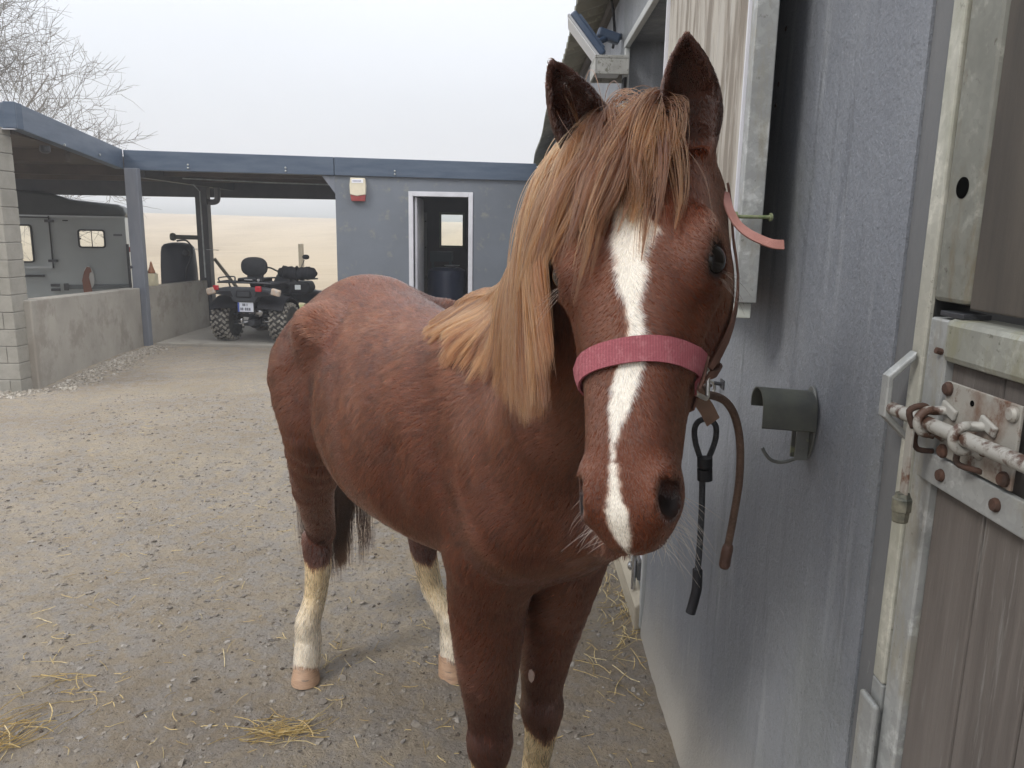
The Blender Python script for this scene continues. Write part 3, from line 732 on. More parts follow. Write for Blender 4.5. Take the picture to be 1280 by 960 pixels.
hoof(np.array([FR[-1][0], FR[-1][1] - .02, 0]), yaw); hoof(np.array([FL[-1][0], FL[-1][1] - .02, 0]), yaw)
print('hair', round(time.time() - T0, 1))

# chestnut on the inside of the left foreleg
cp_ = np.array(at(668, 838, y=1.60)); 
for _ in range(12): cp_ = cp_ - grad(cp_[None])[0] * (sample(SDF, cp_[None])[0] - .004)
MB().lathe([(.0, -.022), (.006, -.014), (.008, 0), (.006, .010), (.0, .016)], tuple(cp_), (0, 0, 1), 10).build('chestnut', mat('chestnut_horn', (.42, .30, .25), (.5, .4, .33), scale=60, rough=.8), horse, smooth=True)
# ================================================================== GROUND AND FIELD
def mesh_grid(name, xs, ys, zf, m, kind='structure', loc=(0, 0, 0)):
    X, Y = np.meshgrid(xs, ys, indexing='ij'); Z = zf(X, Y); V = np.stack([X, Y, Z], -1).reshape(-1, 3)
    nx, ny = X.shape; i = np.arange(nx * ny).reshape(nx, ny); F_ = np.stack([i[:-1, :-1], i[1:, :-1], i[1:, 1:], i[:-1, 1:]], -1).reshape(-1, 4)
    me_ = bpy.data.meshes.new(name); me_.from_pydata(V.tolist(), [], F_.tolist()); me_.materials.append(m)
    me_.polygons.foreach_set('use_smooth', np.ones(len(F_), bool)); o = link(name, me_); o['kind'] = kind; return o
def yard_z(X, Y):
    z = .035 * fbm(X * 1.1, Y * 1.1, 4, 3) * 1.0
    near = np.exp(-((X + .6) ** 2 + (Y - 2.5) ** 2) / 14)
    z = z + (.034 * fbm(X * 7, Y * 7, 4, 5) + .020 * np.abs(fbm(X * 19, Y * 19, 3, 6))) * (.25 + .75 * near)
    drop = sstep(-5.1, -6.4, X) * sstep(4.0, 7.0, Y); z = z - .95 * drop - .0 * X
    z = np.where(Y > 9.0, z * sstep(10.2, 9.0, Y) * 1 - .95 * drop * sstep(9.0, 10.2, Y) - .03 * sstep(9, 10.2, Y), z)
    return z
def field_h(X, Y):
    return 3.5 * sstep(14, 165, Y) + (-X) * .020 * sstep(20, 130, Y) * (X > -140) + 2.8 * (X <= -140) * sstep(20, 130, Y) + 26 * sstep(230, 620, Y) + 1.2 * fbm(X * .012, Y * .012, 3, 8)* sstep(20, 100, Y)
def ground_z(X, Y):
    z = yard_z(X, Y); f = field_h(X, Y) - .25 - .7 * sstep(-5, -8, X); t = sstep(14.5, 17.5, Y)
    z = z * (1 - t) + f * t
    return z
def axis(lo, hi, fine_lo, fine_hi, step, grow_):
    a = list(np.arange(fine_lo, fine_hi, step)); s = step; x = fine_hi
    while x < hi: a.append(x); s *= grow_; x += s
    a.append(hi); s = step; x = fine_lo - step
    while x > lo: a.insert(0, x); s *= grow_; x -= s
    a.insert(0, lo); return np.array(a)
gx = axis(-700, 700, -2.9, .62, .022, 1.045); gy = axis(-300, 1000, 1.15, 5.2, .022, 1.035)
gm = bpy.data.materials.new('yard_dirt'); gm.use_nodes = True; t = gm.node_tree; b = t.nodes['Principled BSDF']; b.inputs['Roughness'].default_value = .92; b.inputs['Specular IOR Level'].default_value = .25
def nnode(t, kind, **k):
    n_ = t.nodes.new(kind)
    for a, v in k.items():
        if a in n_.inputs: n_.inputs[a].default_value = v
        else: setattr(n_, a, v)
    return n_
def mixc(t, fac, a, b_):
    m_ = t.nodes.new('ShaderNodeMix'); m_.data_type = 'RGBA'
    for sock, v in ((0, fac), (6, a), (7, b_)):
        if hasattr(v, 'links') or hasattr(v, 'is_linked'): t.links.new(v, m_.inputs[sock])
        else: m_.inputs[sock].default_value = (*v, 1) if isinstance(v, tuple) else v
    return m_.outputs[2]
def maprange(t, v, a, b_, c=0., d=1.):
    r_ = t.nodes.new('ShaderNodeMapRange'); r_.inputs['From Min'].default_value = a; r_.inputs['From Max'].default_value = b_; r_.inputs['To Min'].default_value = c; r_.inputs['To Max'].default_value = d
    r_.interpolation_type = 'SMOOTHSTEP' if abs(b_ - a) > 1e-6 else 'LINEAR'
    t.links.new(v, r_.inputs['Value']); return r_.outputs[0]
tc = t.nodes.new('ShaderNodeTexCoord'); geo = t.nodes.new('ShaderNodeNewGeometry'); sp = t.nodes.new('ShaderNodeSeparateXYZ'); t.links.new(geo.outputs['Position'], sp.inputs[0])
def nz(t, src, scale, det=8, rough=.6, stretch=None):
    n_ = t.nodes.new('ShaderNodeTexNoise'); n_.inputs['Scale'].default_value = scale; n_.inputs['Detail'].default_value = det; n_.inputs['Roughness'].default_value = rough
    if stretch:
        m_ = t.nodes.new('ShaderNodeMapping'); m_.inputs['Scale'].default_value = stretch; t.links.new(src, m_.inputs[0]); src = m_.outputs[0]
    t.links.new(src, n_.inputs['Vector']); return n_.outputs[0]
P_ = geo.outputs['Position']
c = mixc(t, maprange(t, nz(t, P_, 1.1), .38, .62), (.46, .385, .29), (.36, .295, .215))          # dry grey / browner patches
c = mixc(t, maprange(t, nz(t, P_, 9, 10, .7), .42, .60), c, (.375, .335, .29))
c = mixc(t, maprange(t, nz(t, P_, 55, 8, .75), .56, .68, 0, .75), c, (.48, .45, .41))                  # pale grit
c = mixc(t, maprange(t, nz(t, P_, 38, 8, .75), .55, .66, 0, .8), c, (.125, .098, .072))                # dark crumbs
# damper trodden earth close by
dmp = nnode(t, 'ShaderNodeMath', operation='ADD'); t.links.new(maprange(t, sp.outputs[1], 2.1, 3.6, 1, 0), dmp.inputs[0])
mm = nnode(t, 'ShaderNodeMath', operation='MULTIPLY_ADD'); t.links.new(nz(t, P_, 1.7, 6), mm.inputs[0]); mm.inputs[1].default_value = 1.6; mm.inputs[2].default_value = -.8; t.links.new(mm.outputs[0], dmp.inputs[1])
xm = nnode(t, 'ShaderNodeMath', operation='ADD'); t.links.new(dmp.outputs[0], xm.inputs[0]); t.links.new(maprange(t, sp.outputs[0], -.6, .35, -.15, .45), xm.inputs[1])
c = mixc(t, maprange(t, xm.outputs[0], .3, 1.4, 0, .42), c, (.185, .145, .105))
# straw dust far from the camera
c = mixc(t, maprange(t, nz(t, P_, .5, 5), .5, .66, 0, .35), c, (.40, .33, .23))
# stubble field beyond the yard, green verge between
fc = mixc(t, maprange(t, nz(t, P_, .09, 6, .6, (1, .35, 1)), .4, .62), (.42, .34, .23), (.34, .27, .18))
fc = mixc(t, maprange(t, nz(t, P_, .8, 5, .7, (.25, 1.6, 1)), .45, .65, 0, .45), fc, (.50, .42, .30))
ver = mixc(t, maprange(t, nz(t, P_, 2.2), .4, .6), (.16, .20, .055), (.30, .29, .12))
wob_ = nnode(t, 'ShaderNodeMath', operation='MULTIPLY_ADD'); t.links.new(nz(t, P_, .6, 5), wob_.inputs[0]); wob_.inputs[1].default_value = 3.0; t.links.new(sp.outputs[1], wob_.inputs[2])
c = mixc(t, maprange(t, wob_.outputs[0], 15.3, 16.4), c, ver)
c = mixc(t, maprange(t, wob_.outputs[0], 18.5, 20.5), c, fc)
c = mixc(t, maprange(t, sp.outputs[1], 225, 260), c, (.035, .05, .03))
t.links.new(c, b.inputs['Base Color'])
h1 = nnode(t, 'ShaderNodeMath', operation='ADD'); t.links.new(nz(t, P_, 16, 10, .72), h1.inputs[0]); t.links.new(nz(t, P_, 90, 6, .7), h1.inputs[1])
vo = t.nodes.new('ShaderNodeTexVoronoi'); vo.inputs['Scale'].default_value = 34; t.links.new(P_, vo.inputs['Vector'])
h2 = nnode(t, 'ShaderNodeMath', operation='MULTIPLY_ADD'); t.links.new(vo.outputs[0], h2.inputs[0]); h2.inputs[1].default_value = -.45; t.links.new(h1.outputs[0], h2.inputs[2])
bp = t.nodes.new('ShaderNodeBump'); bp.inputs['Strength'].default_value = 1.0; bp.inputs['Distance'].default_value = .030; t.links.new(h2.outputs[0], bp.inputs['Height']); t.links.new(bp.outputs[0], b.inputs['Normal'])
mesh_grid('ground', gx, gy, ground_z, gm)

def scatter(name, n, area, size, m, flat=.5, seed=1, kind='stuff', dens=None, zf=yard_z, label=None, cat=None):
    """loose stones: each a 14-face bipyramid-like chip, joined because nobody could count them"""
    r = np.random.default_rng(seed); x = r.uniform(area[0], area[1], n * 3); y = area[2] + (area[3] - area[2]) * r.random(n * 3) ** (1.5 if dens is None else dens)
    x, y = x[:n], y[:n]; z = zf(x, y); s = size[0] * np.exp(r.random(n) ** 2.2 * np.log(size[1] / size[0]))
    th = np.arange(6) / 6 * 2 * np.pi
    V = []; F_ = []
    rr = 1 + r.normal(0, .22, (n, 13)); ang = r.random(n) * 6.28; asp = r.uniform(.55, 1.0, n)
    pts = np.zeros((n, 13, 3))
    for k in range(6):
        pts[:, k] = np.stack([np.cos(th[k]) * rr[:, k], np.sin(th[k]) * rr[:, k] * asp, -.15 + 0 * s], 1)
        pts[:, 6 + k] = np.stack([np.cos(th[k] + .3) * .68 * rr[:, 6 + k], np.sin(th[k] + .3) * .68 * rr[:, 6 + k] * asp, flat * (.8 + .3 * rr[:, k] - .3)], 1)
    pts[:, 12] = np.stack([r.normal(0, .12, n), r.normal(0, .12, n), flat * (1.0 + r.normal(0, .1, n))], 1)
    tx = r.normal(0, .22, n); ty = r.normal(0, .22, n)
    pts[:, :, 2] += pts[:, :, 0] * tx[:, None] + pts[:, :, 1] * ty[:, None]
    ca_, sa_ = np.cos(ang)[:, None], np.sin(ang)[:, None]; X = pts[:, :, 0] * ca_ - pts[:, :, 1] * sa_; Y = pts[:, :, 0] * sa_ + pts[:, :, 1] * ca_
    P = np.stack([X, Y, pts[:, :, 2]], 2) * s[:, None, None] + np.stack([x, y, z], 1)[:, None]
    f = [(k, (k + 1) % 6, 6 + (k + 1) % 6, 6 + k) for k in range(6)]; f3 = [(6 + k, 6 + (k + 1) % 6, 12) for k in range(6)]
    base = (np.arange(n) * 13)[:, None, None]; F4 = (np.array(f)[None] + base).reshape(-1, 4); F3 = (np.array(f3)[None] + base).reshape(-1, 3)
    me_ = bpy.data.meshes.new(name); me_.from_pydata(P.reshape(-1, 3).tolist(), [], F4.tolist() + F3.tolist()); me_.materials.append(m)
    at_ = me_.attributes.new('rnd', 'FLOAT', 'POINT'); at_.data.foreach_set('value', np.repeat(r.random(n), 13).astype(np.float32))
    o = link(name, me_); tag(o, label, cat, kind=kind); return o
def rnd_mat(name, cols, rough=.85, bump=.4, bscale=60):
    m = bpy.data.materials.new(name); m.use_nodes = True; t = m.node_tree; b = t.nodes['Principled BSDF']; b.inputs['Roughness'].default_value = rough
    a = t.nodes.new('ShaderNodeAttribute'); a.attribute_name = 'rnd'; r_ = t.nodes.new('ShaderNodeValToRGB'); r_.color_ramp.interpolation = 'LINEAR'
    e = r_.color_ramp.elements
    while len(e) < len(cols): e.new(.5)
    for i, c_ in enumerate(cols): e[i].position = i / (len(cols) - 1); e[i].color = (*c_, 1)
    t.links.new(a.outputs['Fac'], r_.inputs[0])
    g_ = t.nodes.new('ShaderNodeNewGeometry'); n_ = nz(t, g_.outputs['Position'], bscale)
    c_ = mixc(t, maprange(t, n_, .4, .65, 0, .5), r_.outputs[0], (cols[0][0] * .6, cols[0][1] * .6, cols[0][2] * .6)); t.links.new(c_, b.inputs['Base Color'])
    bp_ = t.nodes.new('ShaderNodeBump'); bp_.inputs['Strength'].default_value = bump; bp_.inputs['Distance'].default_value = .003; t.links.new(n_, bp_.inputs['Height']); t.links.new(bp_.outputs[0], b.inputs['Normal'])
    return m
stone_m = rnd_mat('yard_stone', [(.13, .11, .09), (.25, .22, .18), (.19, .165, .135), (.29, .265, .23), (.18, .16, .14)])
white_m = rnd_mat('pale_gravel', [(.26, .23, .19), (.38, .34, .28), (.31, .28, .23), (.48, .44, .38)])
scatter('yard_stones', 8500, (-3.6, .50, 1.2, 7.0), (.004, .021), stone_m, .34, 3)
scatter('gravel_crumbs', 6000, (-4.2, .50, 1.2, 9.8), (.0025, .007), stone_m, .5, 5)
soil_m = rnd_mat('soil_crumb', [(.06, .045, .032), (.11, .085, .062), (.08, .06, .045)])
scatter('soil_crumbs', 2600, (-3.4, .50, 1.2, 6.5), (.0025, .010), soil_m, .55, 8)
# pale gravel strip along the foot of the concrete wall
def strip_z(x, y): return yard_z(x, y) + .008
r = np.random.default_rng(9); 
def strip(name, n, seed):
    o = scatter(name, n, (0, 1, 0, 1), (.008, .030), white_m, .6, seed, dens=1.0, zf=lambda x, y: x * 0)
    me_ = o.data; co = np.zeros(len(me_.vertices) * 3, np.float32); me_.vertices.foreach_get('co', co); co = co.reshape(-1, 13, 3)
    rs = np.random.default_rng(seed + 1); c_ = co.mean(1); yy = rs.uniform(6.7, 10.0, len(co)); off = np.abs(rs.normal(0, .16, len(co)))
    xx = np.interp(yy, [6.7, 7.15, 10.0], [-4.60, -4.44, -4.78]) + .02 + off; xx = np.where(yy < 7.1, xx - .05 - rs.random(len(co)) * .3, xx)
    new = np.stack([xx, yy, strip_z(xx, yy)], 1); co += (new - c_)[:, None]; me_.vertices.foreach_set('co', co.ravel()); me_.update(); return o
strip('wall_foot_gravel', 1300, 12)

# straw: single stalks lying about, plus tufts
def straw(name, centres, seed, kind='stuff', label=None, cat=None, lr=(.03, .12), wd=.0011, hgt=.008):
    r = np.random.default_rng(seed); mb_v = []; mb_f = []
    for (cx_, cy_, ang, sc, bend, h_) in centres:
        l_ = sc; n_ = 5; base = len(mb_v); d = np.array([math.cos(ang), math.sin(ang)]); p = np.array([-d[1], d[0]])
        tilt = r.normal(0, .12)
        for k in range(n_):
            q = k / (n_ - 1) - .5; x = cx_ + d[0] * q * l_ + p[0] * bend * (q * q) * l_; y = cy_ + d[1] * q * l_ + p[1] * bend * (q * q) * l_
            z = float(yard_z(np.array([x]), np.array([y]))[0]) + h_ + q * l_ * tilt; z = max(z, float(yard_z(np.array([x]), np.array([y]))[0]) + .003)
            for th in (0, 2.09, 4.18): mb_v.append((x + p[0] * wd * math.cos(th), y + p[1] * wd * math.cos(th), z + wd * math.sin(th)))
        for k in range(n_ - 1):
            for j in range(3): mb_f.append((base + k * 3 + j, base + k * 3 + (j + 1) % 3, base + (k + 1) * 3 + (j + 1) % 3, base + (k + 1) * 3 + j))
    me_ = bpy.data.meshes.new(name); me_.from_pydata(mb_v, [], mb_f); me_.materials.append(straw_m)
    rr_ = np.repeat(r.random(len(centres)), 15); at_ = me_.attributes.new('rnd', 'FLOAT', 'POINT'); at_.data.foreach_set('value', rr_.astype(np.float32)[:len(mb_v)])
    o = link(name, me_); tag(o, label, cat, kind=kind); return o
straw_m = rnd_mat('straw', [(.52, .36, .12), (.66, .50, .22), (.40, .27, .10), (.70, .58, .32)], .6, .1)
r = np.random.default_rng(21)
cs = []
for _ in range(520):
    y = 1.35 + 4.5 * r.random() ** 1.6; x = r.uniform(-.62 * y - .1, .48); cs.append((x, y, r.random() * 6.28, r.uniform(.012, .06), r.normal(0, .3), .005))
for (u, v, sx_, n_) in ((640, 880, .25, 30), (120, 860, .25, 20), (300, 640, .20, 16), (740, 840, .16, 26), (60, 780, .2, 14), (420, 830, .10, 18), (770, 790, .10, 22), (180, 520, .3, 12)):
    p = at(u, v, z=0)
    for _ in range(n_): cs.append((p.x + r.normal(0, sx_), p.y + r.normal(0, sx_), r.random() * 6.28, r.uniform(.02, .10), r.normal(0, .3), .006))
straw('loose_straw', cs, 3)
def tuft(u, v, sx_, sy_, n_, mainang, seed, label, lmax=.16):
    r = np.random.default_rng(seed); p = at(u, v, z=0); c2 = []
    for _ in range(n_):
        c2.append((min(p.x + r.normal(0, sx_), .5), p.y + r.normal(0, sy_), mainang + r.normal(0, .55), r.uniform(.04, lmax), r.normal(0, .35), r.uniform(.004, .022)))
    return straw('straw_tuft', c2, seed, 'stuff', label, 'straw', wd=.0014)
tuft(352, 915, .06, .03, 60, .25, 31, 'tuft of yellow straw lying on the ground left of the front hooves')
tuft(8, 925, .05, .07, 60, .9, 32, 'tuft of yellow straw at the left edge of the ground', .2)
tuft(80, 860, .07, .05, 14, .1, 33, 'thin scatter of straw near the left edge of the ground')
tuft(775, 760, .05, .22, 70, 1.3, 34, 'straw caught along the foot of the stable wall', .14)
# ================================================================== MATERIALS OF THE YARD
fascia_m = mat('blue_grey_steel', (.042, .066, .105), (.075, .100, .140), scale=1.6, rough=.45, stretch=(1.5, 1.5, 9), spots=(.26, .28, .30), spot_scale=14, spot_amt=.30, bump=.05)
post_m = mat('grey_painted_steel', (.13, .145, .175), (.17, .18, .205), scale=3, rough=.5, stretch=(3, 3, .6), spots=(.30, .28, .27), spot_scale=25, spot_amt=.27)
darksteel_m = mat('dark_steel', (.028, .030, .034), (.045, .045, .05), scale=5, rough=.5)
conc_m = mat('cast_concrete', (.36, .335, .29), (.275, .255, .22), scale=1.7, rough=.9, bump=.25, bscale=40, spots=(.25, .225, .19), spot_scale=2.2, spot_amt=.46)
block_m = mat('concrete_block_grey', (.30, .285, .25), (.22, .21, .18), scale=5, rough=.95, bump=.8, bscale=110, spots=(.17, .16, .145), spot_scale=45, spot_amt=.36)
mortar_m = mat('mortar', (.24, .23, .205), rough=.95, bump=.5, bscale=120)
soffit_m = mat('soffit_boards', (.095, .072, .055), (.055, .043, .035), scale=3, rough=.8, stretch=(1, 6, 1))
render_m = mat('shed_render', (.150, .168, .195), (.125, .140, .162), scale=1.3, rough=.85, bump=.25, bscale=90, spots=(.20, .205, .19), spot_scale=5, spot_amt=.40)
pvc_m = mat('white_upvc', (.62, .62, .66), (.52, .52, .55), scale=4, rough=.4)
glass_m = bpy.data.materials.new('window_glass'); glass_m.use_nodes = True
_b = glass_m.node_tree.nodes['Principled BSDF']; _b.inputs['Roughness'].default_value = .05; _b.inputs['Transmission Weight'].default_value = 1.0; _b.inputs['IOR'].default_value = 1.05; _b.inputs['Base Color'].default_value = (.93, .95, .92, 1)
black_m = mat('black_plastic', (.010, .010, .012), (.018, .018, .021), scale=8, rough=.55, spec=.22)
galv_m = mat('galvanised', (.42, .445, .445), (.30, .325, .33), scale=16, rough=.42, metal=.55, spots=(.46, .46, .43), spot_scale=24, spot_amt=.40, detail=3, rough2=.55)

# ---- concrete yard slab under the carport
MB().bb((-4.72, 10.06, -.35), (.6, 14.6, .012)).build('concrete_pad', mat('slab', (.33, .305, .26), (.26, .24, .205), scale=1.4, rough=.9, bump=.3, bscale=50, spots=(.19, .17, .145), spot_scale=4, spot_amt=.38), None, bevel=.01)['kind'] = 'structure'

# ---- low concrete wall, two lengths
def low_wall(a, b_, th, z0, h0, h1, label):
    a = Vector((a[0], a[1], 0)); b_ = Vector((b_[0], b_[1], 0)); d = (b_ - a).normalized(); n_ = Vector((-d.y, d.x, 0)) * th
    vs = [a + Vector((0, 0, z0)), b_ + Vector((0, 0, z0)), b_ + n_ + Vector((0, 0, z0)), a + n_ + Vector((0, 0, z0)), a + Vector((0, 0, h0)), b_ + Vector((0, 0, h1)), b_ + n_ + Vector((0, 0, h1)), a + n_ + Vector((0, 0, h0))]
    mb = MB(); N_ = 1
    mb.add(vs, [(0, 1, 5, 4), (1, 2, 6, 5), (2, 3, 7, 6), (3, 0, 4, 7), (4, 5, 6, 7), (3, 2, 1, 0)])
    return tag(mb.build('concrete_wall', conc_m, None, bevel=.012), label, 'wall', 'low concrete walls under the carport')
low_wall((-4.50, 7.16), (-4.855, 10.02), .17, -1.1, .835, .735, 'low cast concrete wall running from the block pillar to the blue grey post')
low_wall((-4.845, 10.14), (-4.80, 12.12), .17, -1.1, .735, .70, 'far length of low concrete wall with the white container on it')

# ---- concrete block pillar: every block its own part
pil = empty('block_pillar', (-4.66, 7.09, 0), 'grey concrete block pillar holding the near corner of the carport', 'pillar')
x0, x1, y0, y1 = -4.765, -4.56, 6.99, 7.225
MB().bb((x0 + .006, y0 + .006, -1.0), (x1 - .006, y1 - .006, 2.36)).build('mortar_core', mortar_m, pil)
ch_ = .157; nblk = 0; z = -.05; i = 0
proto_b = {}
while z < 2.34:
    h_ = min(ch_, 2.372 - z); cells = [(x0, x1)] if i % 2 else [(x0, (x0 + x1) / 2 + .002), ((x0 + x1) / 2 + .002, x1)]
    for (a, b_) in cells:
        j = .004; jit = random.uniform(-.0025, .0025)
        bb_ = MB().bb((a + j / 2 if a > x0 else a, y0 + jit, z + j), (b_ - j / 2 if b_ < x1 else b_ + jit * .5, y1, z + h_ - j)).build('block', block_m, pil, bevel=.004)
    z += ch_; i += 1

# ---- carport frame and roof
cp = empty('carport', (-4.9, 10.1, 0), 'open carport with a blue grey steel edge beam wrapping its flat roof', 'carport')
C0 = Vector((-9.2, 7.42, 0)); C1 = Vector((-4.43, 7.12, 0)); C2 = Vector((-5.03, 10.2, 0)); C3 = Vector((.26, 10.2, 0)); C2b = Vector((-2.33, 10.2, 0))
def beam(a, b_, za0, za1, zb0, zb1, th, name='edge_beam', m=None, side=1):
    d = (b_ - a).normalized(); n_ = Vector((-d.y, d.x, 0)) * th * side; mb = MB()
    vs = [a + Vector((0, 0, za0)), b_ + Vector((0, 0, zb0)), b_ + n_ + Vector((0, 0, zb0)), a + n_ + Vector((0, 0, za0)), a + Vector((0, 0, za1)), b_ + Vector((0, 0, zb1)), b_ + n_ + Vector((0, 0, zb1)), a + n_ + Vector((0, 0, za1))]
    mb.add(vs, [(0, 1, 5, 4), (1, 2, 6, 5), (2, 3, 7, 6), (3, 0, 4, 7), (4, 5, 6, 7), (3, 2, 1, 0)]); return mb.build(name, m or fascia_m, cp, bevel=.006)
beam(C0, C1 - Vector((.004, 0, 0)), 2.36, 2.585, 2.36, 2.585, .10)
beam(C1, C2, 2.365, 2.59, 2.235, 2.48, .10)
beam(C2 + Vector((.006, 0, 0)), C2b - Vector((.004, 0, 0)), 2.228, 2.475, 2.205, 2.432, .10)
beam(C2b + Vector((.004, 0, 0)), C3, 2.205, 2.432, 2.175, 2.392, .10)
# thin white drip strip under the near end and soffit edge angle
mb = MB(); mb.bb((-9.2, 7.10, 2.352), (-4.45, 7.14, 2.358)); mb.build('drip_strip', pvc_m, cp)
bolt = MB()
for xx in (-4.2, -2.95, -1.55):
    for zz in (2.26, 2.30): MB().lathe([(.012, 0), (.012, .012), (.005, .016)], (xx, 10.198, zz - (xx + 4) * .012), (0, -1, 0), 10).build('bolt', galv_m, cp)
for q in (.35, .7):
    p = C1.lerp(C2, q); MB().lathe([(.014, 0), (.014, .014)], (p.x + .003, p.y, 2.33), (1, .2, 0), 10).build('bolt', galv_m, cp)
# roof deck over both wings (underside shows)
def deck(poly, z0, z1, name, m):
    MB().prism([(p[0], p[1]) for p in poly], (1, 0, 0), (0, 1, 0), (0, 0, z0), (0, 0, z1)).build(name, m, cp)
deck([(-9.15, 7.5), (-4.56, 7.24), (-5.13, 10.3), (-2.36, 10.3), (-2.36, 13.72), (-9.15, 13.72)], 2.33, 2.40, 'roof_deck', soffit_m)
# purlins and the far beam, seen dark against the sky
for yy in (8.6, 10.9, 12.2):
    MB().bb((-9.1, yy, 2.20), ((-4.86 if yy < 10 else -2.35), yy + .09, 2.328)).build('purlin', soffit_m, cp)
MB().bb((-9.1, 13.62, 2.02), (-2.36, 13.72, 2.328)).build('rear_beam', darksteel_m, cp)
MB().bb((-4.93, 10.34, 2.14), (-4.83, 13.6, 2.326)).build('side_beam', darksteel_m, cp)
MB().tube([(-4.7, 11.2, 2.19), (-3.4, 11.25, 2.155), (-2.4, 11.3, 2.14)], .010, 8).build('conduit', galv_m, cp)
MB().tube([(-4.86, 10.9, 2.20), (-4.84, 11.9, 2.14), (-4.79, 12.0, 2.05), (-4.79, 12.02, .75)], .011, 8).build('downlead', galv_m, cp)
MB().bb((-4.95, 10.03, -1.0), (-4.785, 10.13, 2.24)).build('post', post_m, cp, bevel=.008)
MB().lathe([(.02, 0), (.02, .03)], (-4.95, 10.03, 1.0), (0, -1, 0), 8).build('bolt', darksteel_m, cp)
MB().bb((-4.93, 12.14, -.6), (-4.75, 12.30, 2.13)).build('post', darksteel_m, cp, bevel=.008)
MB().tube(smooth_path([(-4.60, 12.2, 2.12), (-4.60, 12.2, 2.0), (-4.61, 12.2, 1.93), (-4.66, 12.2, 1.90), (-4.74, 12.2, 1.90)], 4), .045, 12).build('drain_elbow', mat('grey_pvc', (.12, .12, .125), rough=.4), cp, smooth=True)
# small lamp under the near beam
MB().lathe([(.05, 0), (.05, .05), (.03, .07)], (-4.72, 8.0, 2.30), (0, 0, -1), 14).add([], []).build('soffit_lamp', darksteel_m, cp)

# ---- pole leaning behind the quad and a field post
tag(MB().tube([(-4.86, 12.6, 1.02), (-4.28, 12.7, .18)], .028, 8).build('leaning_pole', mat('pole_wood', (.25, .22, .16), rough=.8), None), 'pale pole leaning down beside the dark carport post', 'pole')
tag(MB().bb((-5.52, 19.9, -.6), (-5.40, 20.0, 1.12)).build('field_post', mat('post_wood', (.30, .26, .19), (.2, .17, .13), scale=8, rough=.9, stretch=(3, 3, .5)), None, bevel=.01), 'weathered wooden fence post standing in the field behind the quad', 'fence post')

# ---- storage shed with open doorway
sh = empty('storage_shed', (-.9, 10.24, 0), 'grey rendered shed with a white framed open doorway', 'shed')
sy = 10.235
wm = MB(); wm.bb((-2.33, sy, 0), (-1.385, sy + .2, 2.30)); wm.build('wall', render_m, sh)
MB().bb((-.545, sy, 0), (.52, sy + .2, 2.30)).build('wall', render_m, sh)
MB().bb((-1.385, sy, 2.025), (-.545, sy + .2, 2.30)).build('wall', render_m, sh)
MB().bb((-2.33, sy + .2, 0), (-2.13, 13.7, 2.30)).build('wall', render_m, sh)
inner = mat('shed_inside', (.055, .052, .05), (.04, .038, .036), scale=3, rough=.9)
# back wall round the rear window
wx0, wx1, wz0, wz1 = -1.30, -.86, 1.24, 1.83
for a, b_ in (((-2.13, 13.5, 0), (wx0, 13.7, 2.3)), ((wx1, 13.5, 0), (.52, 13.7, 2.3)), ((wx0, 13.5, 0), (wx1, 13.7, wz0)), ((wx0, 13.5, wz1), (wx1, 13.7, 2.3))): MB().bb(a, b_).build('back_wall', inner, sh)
MB().bb((-2.33, sy + .101, 2.303), (.52, 13.72, 2.36)).build('roof', darksteel_m, sh)
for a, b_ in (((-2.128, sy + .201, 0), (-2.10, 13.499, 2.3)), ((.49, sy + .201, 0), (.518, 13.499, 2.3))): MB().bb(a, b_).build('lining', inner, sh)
wf = MB(); t_ = .035
for a, b_ in (((wx0, 13.47, wz0), (wx0 + t_, 13.55, wz1)), ((wx1 - t_, 13.47, wz0), (wx1, 13.55, wz1)), ((wx0 + t_, 13.47, wz0), (wx1 - t_, 13.55, wz0 + t_)), ((wx0 + t_, 13.47, wz1 - t_), (wx1 - t_, 13.55, wz1))): wf.bb(a, b_)
wf = wf.build('window_frame', mat('window_green', (.22, .25, .16), rough=.6), sh)
MB().bb((wx0 + t_, 13.51, wz0 + t_), (wx1 - t_, 13.515, wz1 - t_)).build('pane', glass_m, wf)
df = MB()
for a, b_ in (((-1.383, sy - .012, 0), (-1.325, sy + .09, 2.023)), ((-.605, sy - .012, 0), (-.547, sy + .09, 2.023)), ((-1.325, sy - .012, 1.962), (-.605, sy + .09, 2.023))): df.bb(a, b_)
df.build('door_frame', pvc_m, sh, bevel=.004)
MB().bb((-1.31, sy + .05, .02), (-1.28, sy + .80, 1.95)).build('door_leaf', pvc_m, sh, bevel=.003)
MB().prism([(0, 0), (.168, 0), (.168, -.22)], (1, 0, 0), (0, 0, 1), (-2.50, sy, 2.20), (-2.50, sy + .15, 2.20)).build('gusset', post_m, sh)
